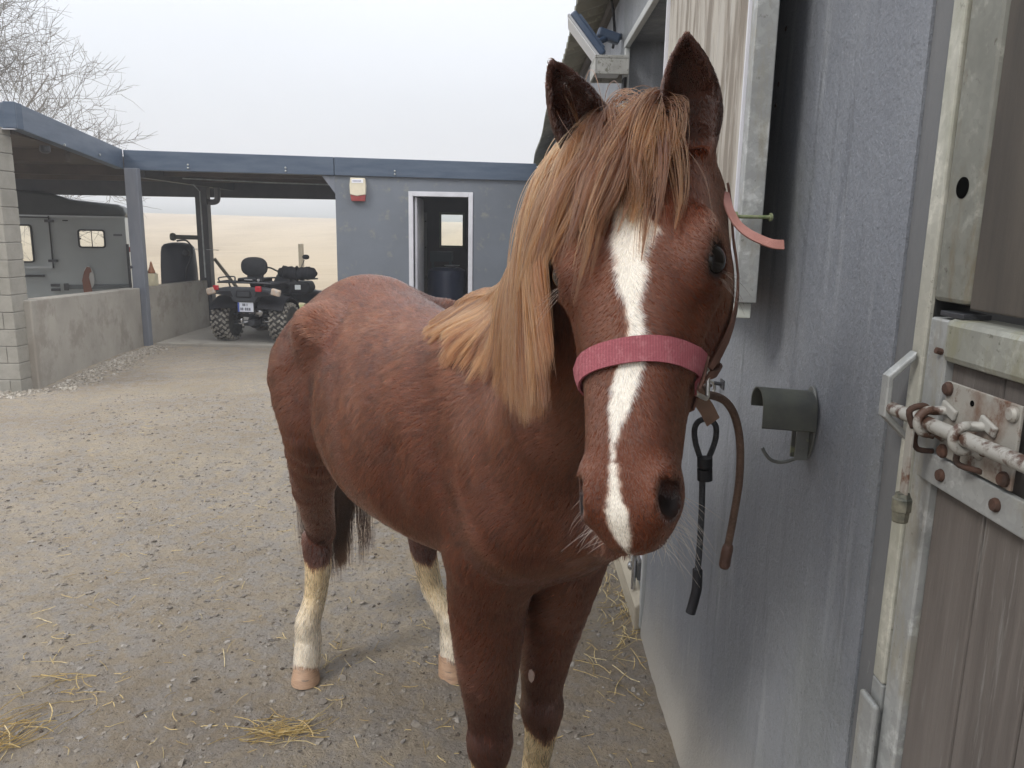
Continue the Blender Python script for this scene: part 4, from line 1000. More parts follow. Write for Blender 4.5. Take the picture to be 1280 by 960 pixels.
# inside: barrel, pot on it, shelf, hose
bar = MB(); prof = [(.27, 0), (.285, .03), (.28, .2)] + [(.28 + .006 * (k % 2), .22 + k * .05) for k in range(14)] + [(.27, .95), (.20, .99)]
tag(bar.lathe(prof, (-.98, 11.35, .012), n=28).build('barrel', mat('blue_drum', (.012, .022, .055), (.02, .03, .07), scale=6, rough=.4), None, smooth='auto'), 'dark blue plastic drum standing inside the shed doorway', 'drum')
tag(MB().lathe([(.05, 0), (.11, .03), (.115, .035), (.10, .035), (.045, .006)], (-.90, 11.28, 1.003), n=20).build('dish', mat('tin', (.5, .5, .5), rough=.3, metal=.8), None, smooth=True), 'small metal dish on top of the blue drum in the shed', 'dish')
tag(MB().bb((-1.32, 12.2, 1.05), (-.98, 12.5, 1.20)).bb((-1.30, 12.22, .012), (-1.26, 12.26, 1.05)).bb((-1.04, 12.44, .012), (-1.0, 12.48, 1.05)).build('crate', mat('green_crate', (.03, .06, .07), rough=.6), None), 'dark crate on legs below the rear window of the shed', 'crate')
shf = empty('shelf_unit', (-1.6, 12.0, .012), 'dark shelf unit at the left inside the shed', 'shelf')
for zz in (.35, .8, 1.25, 1.65): MB().bb((-1.95, 11.9, zz), (-1.38, 12.3, zz + .025)).build('shelf', inner, shf)
for xx, yy in ((-1.95, 11.9), (-1.42, 11.9), (-1.95, 12.27), (-1.42, 12.27)): MB().bb((xx, yy, .012), (xx + .045, yy + .04, 1.8)).build('upright', mat('shelf_post', (.16, .155, .14), rough=.7), shf)
tag(MB().bb((-1.72, 11.95, .828), (-1.48, 12.2, 1.02)).build('box', mat('blue_box', (.02, .035, .11), rough=.5), None, bevel=.01), 'blue box on the shelf inside the shed', 'box')
tag(MB().lathe([(.075, 0), (.085, .02), (.085, .05), (.02, .05)], (-1.52, 11.88, 1.18), (0, -1, 0), 18).build('cable_reel', black_m, None), 'round black reel hanging on the shelf inside the shed', 'reel')

# ---- alarm box
al = empty('alarm_box', (-2.02, sy, 1.9), 'cream alarm siren box with a red base high on the shed wall', 'alarm')
def plate(pts, y0_, y1_, name, m, par, bev=.006):
    return MB().prism(pts, (1, 0, 0), (0, 0, 1), (0, y1_, 0), (0, y0_, 0)).build(name, m, par, bevel=bev)
ax0, ax1, az0, az1 = -2.132, -1.925, 1.885, 2.178
plate([(ax0 + .006, az0 + .085), ((ax0 + ax1) / 2 - .01, az0 + .065), (ax1 - .004, az0 + .085), (ax1, az0 + .2), (ax1 - .008, az1 - .004), (ax0 + .014, az1), (ax0, az0 + .2)], sy - .065, sy, 'cover', mat('aged_cream', (.66, .60, .46), (.60, .55, .42), scale=9, rough=.5), al)
plate([(ax0 + .02, az0), (ax1 - .015, az0), (ax1 - .004, az0 + .083), ((ax0 + ax1) / 2 - .01, az0 + .063), (ax0 + .006, az0 + .083)], sy - .058, sy, 'strobe', mat('faded_red', (.30, .055, .045), (.22, .03, .03), scale=12, rough=.35), al)
plate([(ax0 + .03, az1 - .065), (ax1 - .03, az1 - .065), (ax1 - .03, az1 - .018), (ax0 + .03, az1 - .018)], sy - .069, sy - .064, 'name_strip', mat('white_label', (.75, .75, .78), rough=.5), al, 0)
for k in range(7):
    MB().bb((ax0 + .045 + k * .016, sy - .0705, az1 - .052), (ax0 + .055 + k * .016, sy - .069, az1 - .030)).build('letter_mark', mat('label_grey', (.30, .30, .38), rough=.6), al)

# ---- water tank, pipe and jerrycan
tk = empty('water_tank', (-5.33, 12.35, 0), 'tall black plastic tank behind the far concrete wall', 'tank')
MB().lathe([(.29, -.9), (.29, .2), (.27, .9), (.255, 1.12), (.24, 1.20), (.20, 1.245), (.10, 1.27), (.0, 1.275)], (-5.33, 12.35, 0), n=32).build('shell', mat('tank_black', (.010, .012, .020), (.016, .018, .028), scale=3, rough=.45, spec=.3), tk, smooth=True)
MB().tube(smooth_path([(-5.25, 12.15, 1.30), (-5.08, 12.08, 1.31), (-5.0, 12.08, 1.20), (-5.02, 12.08, 1.05), (-5.10, 12.08, .86), (-5.11, 12.06, .7)], 6), .014, 8).build('hose', black_m, tk, smooth=True)
MB().lathe([(.05, 0), (.055, .06), (.03, .08)], (-5.08, 12.1, 1.12), (0, -1, 0), 14).build('valve', black_m, tk)
pp = MB().tube([(-5.34, 12.22, 1.36), (-4.93, 12.22, 1.355)], .034, 14).lathe([(.055, -.03), (.062, 0), (.055, .03)], (-5.34, 12.22, 1.36), (1, 0, 0), 16)
tag(pp.build('pipe', mat('olive_pipe', (.075, .08, .065), rough=.5), None, smooth='auto'), 'horizontal dark pipe sticking out from the rear carport post', 'pipe')
for xx in (-4.99, -4.965): pass
tag(MB().tube([(-5.02, 12.16, 1.18), (-4.60, 12.13, 1.17)], .005, 6).build('wire_bracket', galv_m, None), 'thin wire bracket fixed on the rear carport post above the wall', 'bracket')
jc = empty('water_canister', (-4.94, 10.52, .72), 'cream plastic canister standing on the concrete wall beside the post', 'canister')
cm_ = mat('cream_plastic', (.60, .55, .38), (.50, .46, .32), scale=10, rough=.45)
MB().bb((-5.015, 10.44, .722), (-4.865, 10.60, .895)).build('canister_body', cm_, jc, bevel=.02)
MB().lathe([(.03, 0), (.028, .03)], (-4.97, 10.52, .893), n=14).build('cap', mat('green_cap', (.03, .10, .05), rough=.5), jc)
rg = MB().lathe([(.052, 0), (.045, .03), (.024, .09), (.018, .12), (.008, .155), (.0, .16)], (-4.92, 10.52, .896), n=9)
rg = rg.build('cloth', mat('rust_cloth', (.26, .10, .05), (.33, .17, .10), scale=25, rough=.9), None, smooth=True); tag(rg, 'rust coloured cloth bunched on top of the cream canister', 'cloth')
tag(MB().lathe([(.022, 0), (.03, .01), (.024, .035), (.0, .045)], (-5.03, 10.46, .893), n=9).build('leaf_sprig', mat('green_sprig', (.05, .13, .03), rough=.7), None, smooth=True), 'small green scrap lying on the cream canister', 'scrap')

# ================================================================== HORSE TRAILER
tr = empty('horse_trailer', (-6.96, 14.0, -.9), 'grey green horse trailer with a dark roof parked behind the concrete wall', 'trailer')
tb_m = mat('trailer_panel', (.34, .37, .375), (.30, .33, .335), scale=1.2, rough=.35, bump=.02)
roof_m = mat('trailer_roof', (.045, .050, .050), (.06, .064, .063), scale=2, rough=.5, spec=.3)
rub_m = mat('rubber_seal', (.012, .012, .012), rough=.6)
alu_m = mat('aluminium', (.35, .37, .38), rough=.35, metal=.8)
TY = 14.0; TX1 = -6.96; TX0 = -10.6
# body with window and door openings left open: panels butt round the openings
w1 = (-7.70, -7.31, 1.135, 1.42); w2 = (-8.80, -8.42, .88, 1.49)
def wallp(a0, a1, b0, b1, name='side_panel', y=TY, th=.04): return MB().bb((a0, y, b0), (a1, y + th, b1)).build(name, tb_m, tr)
wallp(-8.13, w1[0], -.5, 1.66); wallp(w1[1], TX1, -.5, 1.66); wallp(w1[0], w1[1], -.5, w1[2]); wallp(w1[0], w1[1], w1[3], 1.66)
wallp(TX0, -8.95, -.5, 1.66)
wallp(-8.93, w2[0], .80, 1.62, 'door', TY - .012); wallp(w2[1], -8.15, .80, 1.62, 'door', TY - .012); wallp(w2[0], w2[1], .80, w2[2], 'door', TY - .012); wallp(w2[0], w2[1], w2[3], 1.62, 'door', TY - .012)
wallp(-8.95, -8.13, -.5, .77); wallp(-8.95, -8.13, 1.64, 1.66)
MB().bb((-8.93, TY - .03, .765), (-8.15, TY - .004, .80)).build('door_sill', alu_m, tr)
# far side, with matching windows so light comes through
for a, b_ in (((TX0, TY + 1.7, -.5), (w2[0] - .3, TY + 1.74, 1.66)), ((w2[1] + .1, TY + 1.7, -.5), (w1[0] - .2, TY + 1.74, 1.66)), ((w1[1] + .2, TY + 1.7, -.5), (TX1, TY + 1.74, 1.66)), ((w2[0] - .3, TY + 1.7, -.5), (w2[1] + .1, TY + 1.74, .8)), ((w1[0] - .2, TY + 1.7, -.5), (w1[1] + .2, TY + 1.74, 1.05)), ((w1[0] - .2, TY + 1.7, 1.52), (w1[1] + .2, TY + 1.74, 1.66)), ((w2[0] - .3, TY + 1.7, 1.55), (w2[1] + .1, TY + 1.74, 1.66))): MB().bb(a, b_).build('far_panel', tb_m, tr)
MB().bb((TX1 - .04, TY + .04, -.5), (TX1, TY + 1.7, 1.66)).build('rear_panel', tb_m, tr); MB().bb((TX0, TY + .04, -.5), (TX0 + .04, TY + 1.7, 1.66)).build('front_panel', tb_m, tr)
MB().bb((TX0, TY, -.56), (TX1, TY + 1.74, -.5)).build('chassis', darksteel_m, tr)
rp = [(TX0, 1.66), (TX1 + .02, 1.66), (TX1 + .025, 1.74), (TX1 - .01, 1.83), (TX1 - .09, 1.88), (-7.55, 1.925), (-7.80, 1.95), (-7.98, 2.01), (-8.2, 2.06), (-8.75, 2.09), (-9.8, 2.10), (TX0 + .3, 2.0), (TX0, 1.8)]
MB().prism(rp, (1, 0, 0), (0, 0, 1), (0, TY - .02, .002), (0, TY + 1.76, .002)).build('roof', roof_m, tr, bevel=.05)
MB().bb((TX0, TY - .026, 1.645), (TX1 + .01, TY - .0, 1.672)).build('roof_trim', alu_m, tr)
def rframe(x0_, x1_, z0_, z1_, y, m, name, par, t=.028, th=.03, rad=.05):
    def rr(a, b_, c_, d_, r): 
        pts = []
        for (cx_, cz_, s_) in ((b_ - r, d_ - r, 0), (a + r, d_ - r, 1), (a + r, c_ + r, 2), (b_ - r, c_ + r, 3)):
            for k in range(5): th_ = s_ * math.pi / 2 + k / 4 * math.pi / 2; pts.append((cx_ + r * math.cos(th_), cz_ + r * math.sin(th_)))
        return pts
    o_ = rr(x0_, x1_, z0_, z1_, rad); i_ = rr(x0_ + t, x1_ - t, z0_ + t, z1_ - t, rad * .6); n_ = len(o_); vs = []
    for yy in (y - th, y + .005):
        vs += [(p[0], yy, p[1]) for p in o_] + [(p[0], yy, p[1]) for p in i_]
    fs = []
    for k in range(n_):
        k2 = (k + 1) % n_
        fs += [(k, k2, n_ + k2, n_ + k), (2 * n_ + k2, 2 * n_ + k, 3 * n_ + k, 3 * n_ + k2), (k2, k, 2 * n_ + k, 2 * n_ + k2), (n_ + k, n_ + k2, 3 * n_ + k2, 3 * n_ + k)]
    return MB().add(vs, fs).build(name, m, par)
for w_, yy in ((w1, TY), (w2, TY - .012)):
    f_ = rframe(w_[0] - .02, w_[1] + .02, w_[2] - .02, w_[3] + .02, yy, rub_m, 'window_frame', tr)
    MB().bb((w_[0], yy + .012, w_[2]), (w_[1], yy + .016, w_[3])).build('pane', glass_m, f_)
    MB().bb(((w_[0] + w_[1]) / 2 - .006, yy - .01, w_[2]), ((w_[0] + w_[1]) / 2 + .006, yy + .01, w_[3])).build('mullion', rub_m, f_)
    MB().bb((w_[0] - .005, yy - .035, (w_[2] + w_[3]) / 2 - .015), (w_[0] + .03, yy - .02, (w_[2] + w_[3]) / 2 + .015)).build('catch', rub_m, f_)
for a, b_ in (((-8.145, TY - .03, .77), (-8.125, TY + .0, 1.66)), ((-8.93, TY - .03, 1.622), (-8.145, TY + .0, 1.642))): MB().bb(a, b_).build('door_seal', rub_m, tr)
for zz in (.87, 1.55, .45, .37): MB().bb((-8.20, TY - .05, zz), (-8.06, TY - .012, zz + .045)).build('hinge', darksteel_m, tr)
MB().bb((-8.86, TY - .05, .62), (-8.28, TY - .0, .655)).build('grab_bar', rub_m, tr)
MB().bb((-7.98, TY - .035, .40), (TX1 + .01, TY - .003, .475)).build('side_rail', mat('rail_grey', (.10, .115, .12), rough=.5), tr, bevel=.006)
MB().bb((-8.0, TY - .06, .38), (-7.93, TY - .01, .50)).build('rail_stop', darksteel_m, tr)
MB().bb((-7.93, TY - .02, 1.575), (-7.85, TY - .0, 1.595)).build('vent', rub_m, tr)
MB().bb((TX1 - .012, TY - .05, .25), (TX1 + .035, TY - .001, 1.19)).build('corner_post', darksteel_m, tr)
MB().bb((TX1 + .036, TY - .05, 1.05), (TX1 + .085, TY - .0, 1.14)).build('marker_lamp', mat('red_lens', (.30, .04, .03), rough=.25), tr)
MB().bb((TX1 - .2, TY - .012, 1.33), (TX1 - .06, TY - .001, 1.365)).build('badge', mat('badge_grey', (.12, .13, .14), rough=.4), tr)
# round horse emblem on the side: white oval with a brown horse neck
oc = (-7.60, .60); pts = [(oc[0] + .085 * math.cos(k / 20 * 6.283), oc[1] + .20 * math.sin(k / 20 * 6.283)) for k in range(20)]
em = MB().prism(pts, (1, 0, 0), (0, 0, 1), (0, TY - .0435, 0), (0, TY - .0405, 0)).build('emblem', mat('emblem_white', (.50, .50, .48), rough=.5), tr)
MB().prism([(oc[0] - .10, oc[1] - .26), (oc[0] - .11, oc[1] - .05), (oc[0] - .07, oc[1] + .10), (oc[0] - .02, oc[1] + .19), (oc[0] + .035, oc[1] + .18), (oc[0] + .05, oc[1] + .10), (oc[0] + .02, oc[1] + .085), (oc[0] + .0, oc[1] + .0), (oc[0] + .04, oc[1] - .26)], (1, 0, 0), (0, 0, 1), (0, TY - .0485, 0), (0, TY - .0445, 0)).build('horse_mark', mat('emblem_brown', (.20, .075, .04), rough=.5), em)
for xx in (-9.3, -9.95):
    wl_ = MB().lathe([(.18, 0), (.30, .01), (.32, .05), (.32, .15), (.30, .18), (.18, .19)], (xx, TY + .02, -.62), (0, 1, 0), 24).build('wheel', black_m, tr, smooth='auto')
    MB().lathe([(.17, 0), (.12, .02), (.04, .03)], (xx, TY + .018, -.62), (0, -1, 0), 18).build('rim', alu_m, wl_)
MB().prism([(-10.4, -.5), (-8.85, -.5), (-8.95, -.2), (-9.1, -.15), (-10.2, -.15), (-10.35, -.3)], (1, 0, 0), (0, 0, 1), (0, TY - .2, 0), (0, TY - .001, 0)).build('mudguard', black_m, tr, bevel=.02)

tr.rotation_euler.z = math.radians(23)
# ================================================================== QUAD BIKE (built at the origin facing +y, then set down)
qd = empty('quad_bike', (0, 0, 0), 'black quad bike with a padded backrest parked on the concrete slab, seen from behind', 'quad bike')
gun = mat('gunmetal_plastic', (.035, .038, .044), (.06, .064, .07), scale=5, rough=.4, spec=.4)
tyre_m = mat('tyre_rubber', (.022, .021, .020), (.06, .055, .048), scale=20, rough=.85)
lug_m = mat('muddy_tread', (.30, .28, .24), (.20, .185, .16), scale=22, rough=.95)
chrome = mat('bright_steel', (.5, .5, .5), rough=.25, metal=.9)
seat_m = mat('seat_vinyl', (.016, .017, .020), (.024, .025, .028), scale=12, rough=.7, bump=.2, bscale=150, spec=.2)
def wheel(x, y, r=.285, wd=.27):
    prof = [(r * .55, -wd / 2 + .02), (r * .80, -wd / 2), (r * .95, -wd / 2 + .025), (r, -wd / 4), (r * 1.005, 0), (r, wd / 4), (r * .95, wd / 2 - .025), (r * .80, wd / 2), (r * .55, wd / 2 - .02)]
    w_ = MB().lathe(prof, (x, y, r + .012), (1, 0, 0), 32).build('wheel', tyre_m, qd, smooth='auto')
    lg = MB()
    for k in range(20):
        for sd_, ph in ((-1, 0), (1, .5)):
            th = (k + ph) / 20 * 2 * math.pi
            for j, (lx, skew) in enumerate(((.035, .35), (.088, -.4))):
                t2 = th + j * .11; c_ = Vector((x + sd_ * lx, y + math.cos(t2) * (r + .004), r + .012 + math.sin(t2) * (r + .004)))
                R = Matrix.Rotation(t2, 3, 'X') @ Matrix.Rotation(sd_ * skew * 1.6, 3, 'Y')
                lg.box(c_, (.055, .024, .030), R @ Matrix.Rotation(0, 3, 'Z'))
            c_ = Vector((x + sd_ * (wd / 2 - .012), y + math.cos(th) * (r - .018), r + .012 + math.sin(th) * (r - .018))); lg.box(c_, (.026, .045, .030), Matrix.Rotation(th, 3, 'X'))
    lo_ = lg.build('tread', lug_m, w_); lo_['kind'] = 'stuff'
    MB().lathe([(r * .54, -wd * .36), (r * .50, -wd * .1), (.05, -wd * .06), (.05, wd * .06), (r * .50, wd * .1), (r * .54, wd * .36)], (x, y, r + .012), (1, 0, 0), 24).build('rim', darksteel_m, w_, smooth='auto')
    return w_
for x, y, r, wd in ((-.455, 0, .285, .27), (.455, 0, .285, .27), (-.46, 1.28, .28, .22), (.46, 1.28, .28, .22)): wheel(x, y, r, wd)
def P(name, m, mb, **k): return mb.build(name, m, qd, **k)
P('frame', darksteel_m, MB().tube([(-.16, -.18, .52), (-.14, .1, .36), (-.14, 1.1, .34), (-.15, 1.45, .60)], .020, 8).tube([(.16, -.18, .52), (.14, .1, .36), (.14, 1.1, .34), (.15, 1.45, .60)], .020, 8).tube([(-.15, -.15, .5), (.15, -.15, .5)], .018, 8).tube([(-.14, .1, .36), (.14, .1, .36)], .018, 8), smooth='auto')
P('gearbox', black_m, MB().lathe([(.06, -.11), (.10, -.06), (.11, .0), (.10, .06), (.06, .11)], (0, 0, .30), (0, 1, 0), 18), smooth='auto')
P('engine', black_m, MB().bb((-.19, .35, .28), (.19, 1.0, .66)), bevel=.03)
P('axle', chrome, MB().tube([(-.36, 0, .297), (.36, 0, .297)], .020, 12), smooth='auto')
for sd_ in (1, -1):
    for z0_, z1_ in ((.24, .25), (.37, .40)):
        P('swing_arm', darksteel_m, MB().tube([(sd_ * .08, -.03, z0_), (sd_ * .36, -.02, z1_)], .016, 8).tube([(sd_ * .08, .18, z0_), (sd_ * .36, -.0, z1_)], .016, 8), smooth='auto')
    sh_ = P('shock', darksteel_m, MB().tube([(sd_ * .13, -.08, .62), (sd_ * .31, -.03, .33)], .018, 10), smooth='auto')
    coil = []
    for k in range(56):
        q = k / 55; c_ = Vector((sd_ * .13, -.08, .62)).lerp(Vector((sd_ * .31, -.03, .33)), .12 + q * .68); coil.append(c_ + Vector((math.cos(q * 44) * .032, math.sin(q * 44) * .034, math.cos(q * 44) * sd_ * .02)))
    MB().tube(coil, .006, 6).build('coil', black_m, sh_)
P('silencer', chrome, MB().lathe([(.03, 0), (.075, .03), (.08, .10), (.08, .42), (.06, .46)], (.10, -.16, .455), (0, 1, .0), 20), smooth='auto')
P('hitch', chrome, MB().lathe([(.012, 0), (.022, .02), (.026, .045), (.018, .066), (.0, .072)], (-.10, -.26, .30), (0, 0, 1), 14).bb((-.14, -.28, .285), (-.06, -.06, .300)), smooth='auto')
P('hitch_pin', chrome, MB().lathe([(.02, 0), (.02, .05)], (-.10, -.22, .25), (0, 0, 1), 10))
P('receiver', darksteel_m, MB().bb((.00, -.26, .26), (.10, -.02, .34)), bevel=.01)
# rear fenders: curved shells over the wheels meeting in the middle
def fender(sd_, y0_, ang0, ang1, w0, w1, r, zc, th=.022, m=gun, name='fender'):
    vs = []; n_ = 14
    for k in range(n_ + 1):
        a = ang0 + (ang1 - ang0) * k / n_
        for rr_ in (r, r + th):
            for xx in (w0, (w0 + w1) / 2, w1):
                drop = .035 * ((xx - w0) / (w1 - w0)) ** 2
                vs.append((sd_ * xx, y0_ + math.cos(a) * rr_ * 1.05, zc + math.sin(a) * rr_ - drop))
    fs = []
    for k in range(n_):
        b0 = k * 6; b1 = b0 + 6
        for j in (0, 1): fs += [(b0 + j, b0 + j + 1, b1 + j + 1, b1 + j), (b0 + 3 + j, b1 + 3 + j, b1 + 4 + j, b0 + 4 + j)]
        fs += [(b0, b1, b1 + 3, b0 + 3), (b0 + 2, b0 + 5, b1 + 5, b1 + 2)]
    fs += [(0, 3, 4, 1), (1, 4, 5, 2)]; e = n_ * 6; fs += [(e, e + 1, e + 4, e + 3), (e + 1, e + 2, e + 5, e + 4)]
    return P(name, m, MB().add(vs, fs), smooth='auto')
for sd_ in (1, -1):
    fender(sd_, .02, math.pi * .84, math.pi * .12, .17, .56, .335, .36, m=black_m)
    fender(sd_, 1.28, math.pi * .85, math.pi * .10, .17, .58, .335, .36)
# tail panel: faceted centre piece with wings sweeping up to the lights
P('tail_panel', gun, MB().prism([(-.17, .62), (.17, .62), (.22, .70), (.50, .735), (.53, .80), (.30, .835), (-.30, .835), (-.53, .80), (-.50, .735), (-.22, .70)], (1, 0, 0), (0, 0, 1), (0, -.36, 0), (0, -.20, 0)), bevel=.018)
P('tail_badge', black_m, MB().prism([(-.11, .685), (.11, .685), (.125, .71), (.11, .79), (-.11, .79), (-.125, .71)], (1, 0, 0), (0, 0, 1), (0, -.375, 0), (0, -.355, 0)), bevel=.01)
P('tail_badge_face', gun, MB().bb((-.09, -.381, .705), (.09, -.374, .775)), bevel=.006)
for sd_ in (1, -1):
    P('wing_inset', black_m, MB().prism([(sd_ * .17, .70), (sd_ * .40, .745), (sd_ * .38, .775), (sd_ * .20, .78)], (1, 0, 0), (0, 0, 1), (0, -.372, 0), (0, -.352, 0)))
    P('tail_light', mat('tail_red', (.42, .02, .03), rough=.2), MB().bb((sd_ * .24 - .045, -.40, .78), (sd_ * .24 + .045, -.355, .86) ) if sd_ > 0 else MB().bb((-.46, -.39, .79), (-.38, -.35, .86)), bevel=.01)
    P('indicator', mat('amber_lens', (.50, .34, .22), (.45, .42, .38), scale=20, rough=.2), MB().box((sd_ * .50, -.36, .775), (.14, .07, .10), Ry(sd_ * .25)), bevel=.02)
P('plate_holder', black_m, MB().bb((-.13, -.33, .455), (.15, -.31, .63)))
np_ = P('number_plate', mat('plate_white', (.72, .74, .80), rough=.4), MB().bb((-.11, -.338, .475), (.13, -.331, .615)), bevel=.003)
MB().bb((-.109, -.3405, .476), (-.085, -.3385, .614)).build('plate_band', mat('plate_blue', (.05, .10, .40), rough=.4), np_)
mk = mat('plate_ink', (.10, .11, .14), rough=.6)
for (x0_, z0_, w_, h_) in ((-.035, .562, .018, .036), (-.010, .562, .018, .036), (.030, .562, .010, .036), (-.070, .497, .018, .040), (-.044, .497, .016, .040), (-.018, .514, .012, .008), (.004, .497, .020, .040), (.034, .497, .020, .040), (.064, .497, .020, .040)):
    MB().bb((x0_, -.3415, z0_), (x0_ + w_, -.3385, z0_ + h_)).build('character', mk, np_)
# rear rack
rk = MB()
rk.tube(smooth_path([(-.42, -.30, .90), (-.30, -.34, .905), (.30, -.34, .905), (.44, -.30, .90), (.46, .10, .90)], 4), .013, 8)
rk.tube(smooth_path([(-.42, -.30, .90), (-.46, -.05, .90), (-.44, .10, .90)], 4), .013, 8)
rk.tube(smooth_path([(-.40, -.28, .905), (-.43, -.26, .955), (-.36, -.25, .975), (-.20, -.25, .985), (-.17, -.26, .96), (-.17, -.28, .905)], 5), .011, 8)
for xx in (-.25, -.1, .06, .22, .36): rk.tube([(xx, -.33, .90), (xx, .12, .90)], .009, 6)
rk.tube([(-.44, .05, .895), (.44, .05, .895)], .012, 8)
for sd_ in (1, -1): rk.tube([(sd_ * .28, -.25, .90), (sd_ * .26, -.22, .80)], .012, 8)
P('rear_rack', darksteel_m, rk, smooth='auto')
P('cushion_base', black_m, MB().bb((-.22, -.10, .90), (.20, .22, .955)), bevel=.02)
P('box_latch', chrome, MB().bb((-.10, -.115, .925), (.03, -.10, .945)))
P('box_knob', chrome, MB().lathe([(.02, 0), (.024, .03)], (.13, -.1, .93), (0, -1, 0), 10))
# backrest: rounded pad on a neck
def pad(cx_, cz_, a, b_, y0_, th, nn_=2.6):
    vs = []; n_ = 28; rings = [(.80, 0), (.95, .12), (1.0, .35), (1.0, .65), (.94, .88), (.75, 1.0)]
    for (s_, q) in rings:
        for k in range(n_):
            t_ = 2 * math.pi * k / n_; c_, s2 = math.cos(t_), math.sin(t_); r_ = 1 / ((abs(c_) ** nn_ + abs(s2) ** nn_) ** (1 / nn_)); vs.append((cx_ + c_ * r_ * a * s_, y0_ + q * th, cz_ + s2 * r_ * b_ * s_))
    fs = [(i * n_ + k, i * n_ + (k + 1) % n_, (i + 1) * n_ + (k + 1) % n_, (i + 1) * n_ + k) for i in range(len(rings) - 1) for k in range(n_)]
    fs += [tuple(range(n_))[::-1], tuple((len(rings) - 1) * n_ + k for k in range(n_))]
    return MB().add(vs, fs)
P('backrest', seat_m, pad(-.02, 1.12, .205, .145, .02, .11), smooth='auto')
P('backrest_neck', seat_m, MB().prism([(-.14, .92), (.10, .92), (.11, 1.02), (-.13, 1.02)], (1, 0, 0), (0, 0, 1), (0, .04, 0), (0, .13, 0)), bevel=.02)
P('seat', seat_m, MB().prism([(.2, .78), (.95, .74), (1.0, .80), (.75, .84), (.5, .86), (.25, .92), (.15, .90)], (0, 1, 0), (0, 0, 1), (-.17, 0, 0), (.17, 0, 0)), bevel=.04)
P('tank_cover', gun, MB().prism([(.92, .74), (1.30, .80), (1.35, .92), (1.15, .97), (.98, .84)], (0, 1, 0), (0, 0, 1), (-.15, 0, 0), (.15, 0, 0)), bevel=.04)
P('front_cowl', gun, MB().prism([(1.0, .55), (1.62, .50), (1.68, .66), (1.5, .78), (1.05, .74)], (0, 1, 0), (0, 0, 1), (-.34, 0, 0), (.34, 0, 0)), bevel=.05)
P('front_rack', darksteel_m, MB().tube([(-.38, 1.15, .88), (-.38, 1.6, .86), (.38, 1.6, .86), (.38, 1.15, .88)], .013, 8).tube([(-.38, 1.3, .875), (.38, 1.3, .875)], .011, 8).tube([(-.38, 1.45, .87), (.38, 1.45, .87)], .011, 8))
hb = P('handlebar', darksteel_m, MB().tube(smooth_path([(-.40, .93, 1.02), (-.22, 1.02, 1.06), (-.08, 1.06, 1.0), (.08, 1.06, 1.0), (.22, 1.02, 1.06), (.40, .93, 1.02)], 4), .014, 8), smooth='auto')
for sd_ in (1, -1):
    MB().tube([(sd_ * .30, .975, 1.045), (sd_ * .41, .93, 1.02)], .021, 10).build('grip', black_m, hb)
    if sd_ < 0: continue
    MB().tube([(sd_ * .34, .97, 1.05), (sd_ * .40, 1.0, 1.20)], .007, 6).build('mirror_stalk', darksteel_m, hb)
    m_ = pad(sd_ * .425, 1.245, .058, .040, .99, .03, 2.2).build('mirror', black_m, hb, smooth='auto')
# place it
YAW = math.radians(-7); qd.location = (-3.50, 10.42, .012); qd.rotation_euler.z = YAW; qd.scale = (.89, .89, .89)
# long soft black bag strapped across the front of the seat
bag = MB(); n_ = 22; path = []
for k in range(n_):
    q = k / (n_ - 1); path.append((-3.34 + .58 * q, 10.98 + .05 * math.sin(q * 3) - .18 * q, (.905) + .008 * math.sin(q * 9)))
rads = [.03 + .060 * (1 - abs(2 * k / (n_ - 1) - 1) ** 6) + .008 * math.sin(k * 2.1) for k in range(n_)]
bg_ = empty('gear_bag', (-3.0, 10.9, .93), 'long black roll bag strapped across the quad bike in front of the backrest', 'bag')
bag.tube(path, rads, 16).build('roll', mat('bag_cloth', (.010, .011, .014), (.02, .021, .025), scale=18, rough=.8, bump=.6, bscale=40, spec=.2), bg_, smooth=True)
for q in (.15, .5, .85):
    k = int(q * (n_ - 1)); c_ = Vector(path[k]); pts = [c_ + Vector((0, math.cos(t_ / 14 * 6.283) * (rads[k] + .006), math.sin(t_ / 14 * 6.283) * (rads[k] + .006))) for t_ in range(14)]
    MB().tube(pts, .010, 6, closed=True).build('strap', black_m, bg_)
cs_ = empty('side_case', (-3.0, 10.95, .60), 'black hard case with a white sticker on the right side of the quad bike', 'case')
MB().prism([(-3.18, .62), (-2.92, .62), (-2.86, .69), (-2.90, .79), (-3.16, .79)], (1, 0, 0), (0, 0, 1), (0, 10.88, 0), (0, 11.2, 0)).build('shell', black_m, cs_, bevel=.03)
MB().bb((-3.08, 10.868, .68), (-3.0, 10.874, .745)).build('sticker', mat('sticker_white', (.62, .66, .66), rough=.5), cs_)

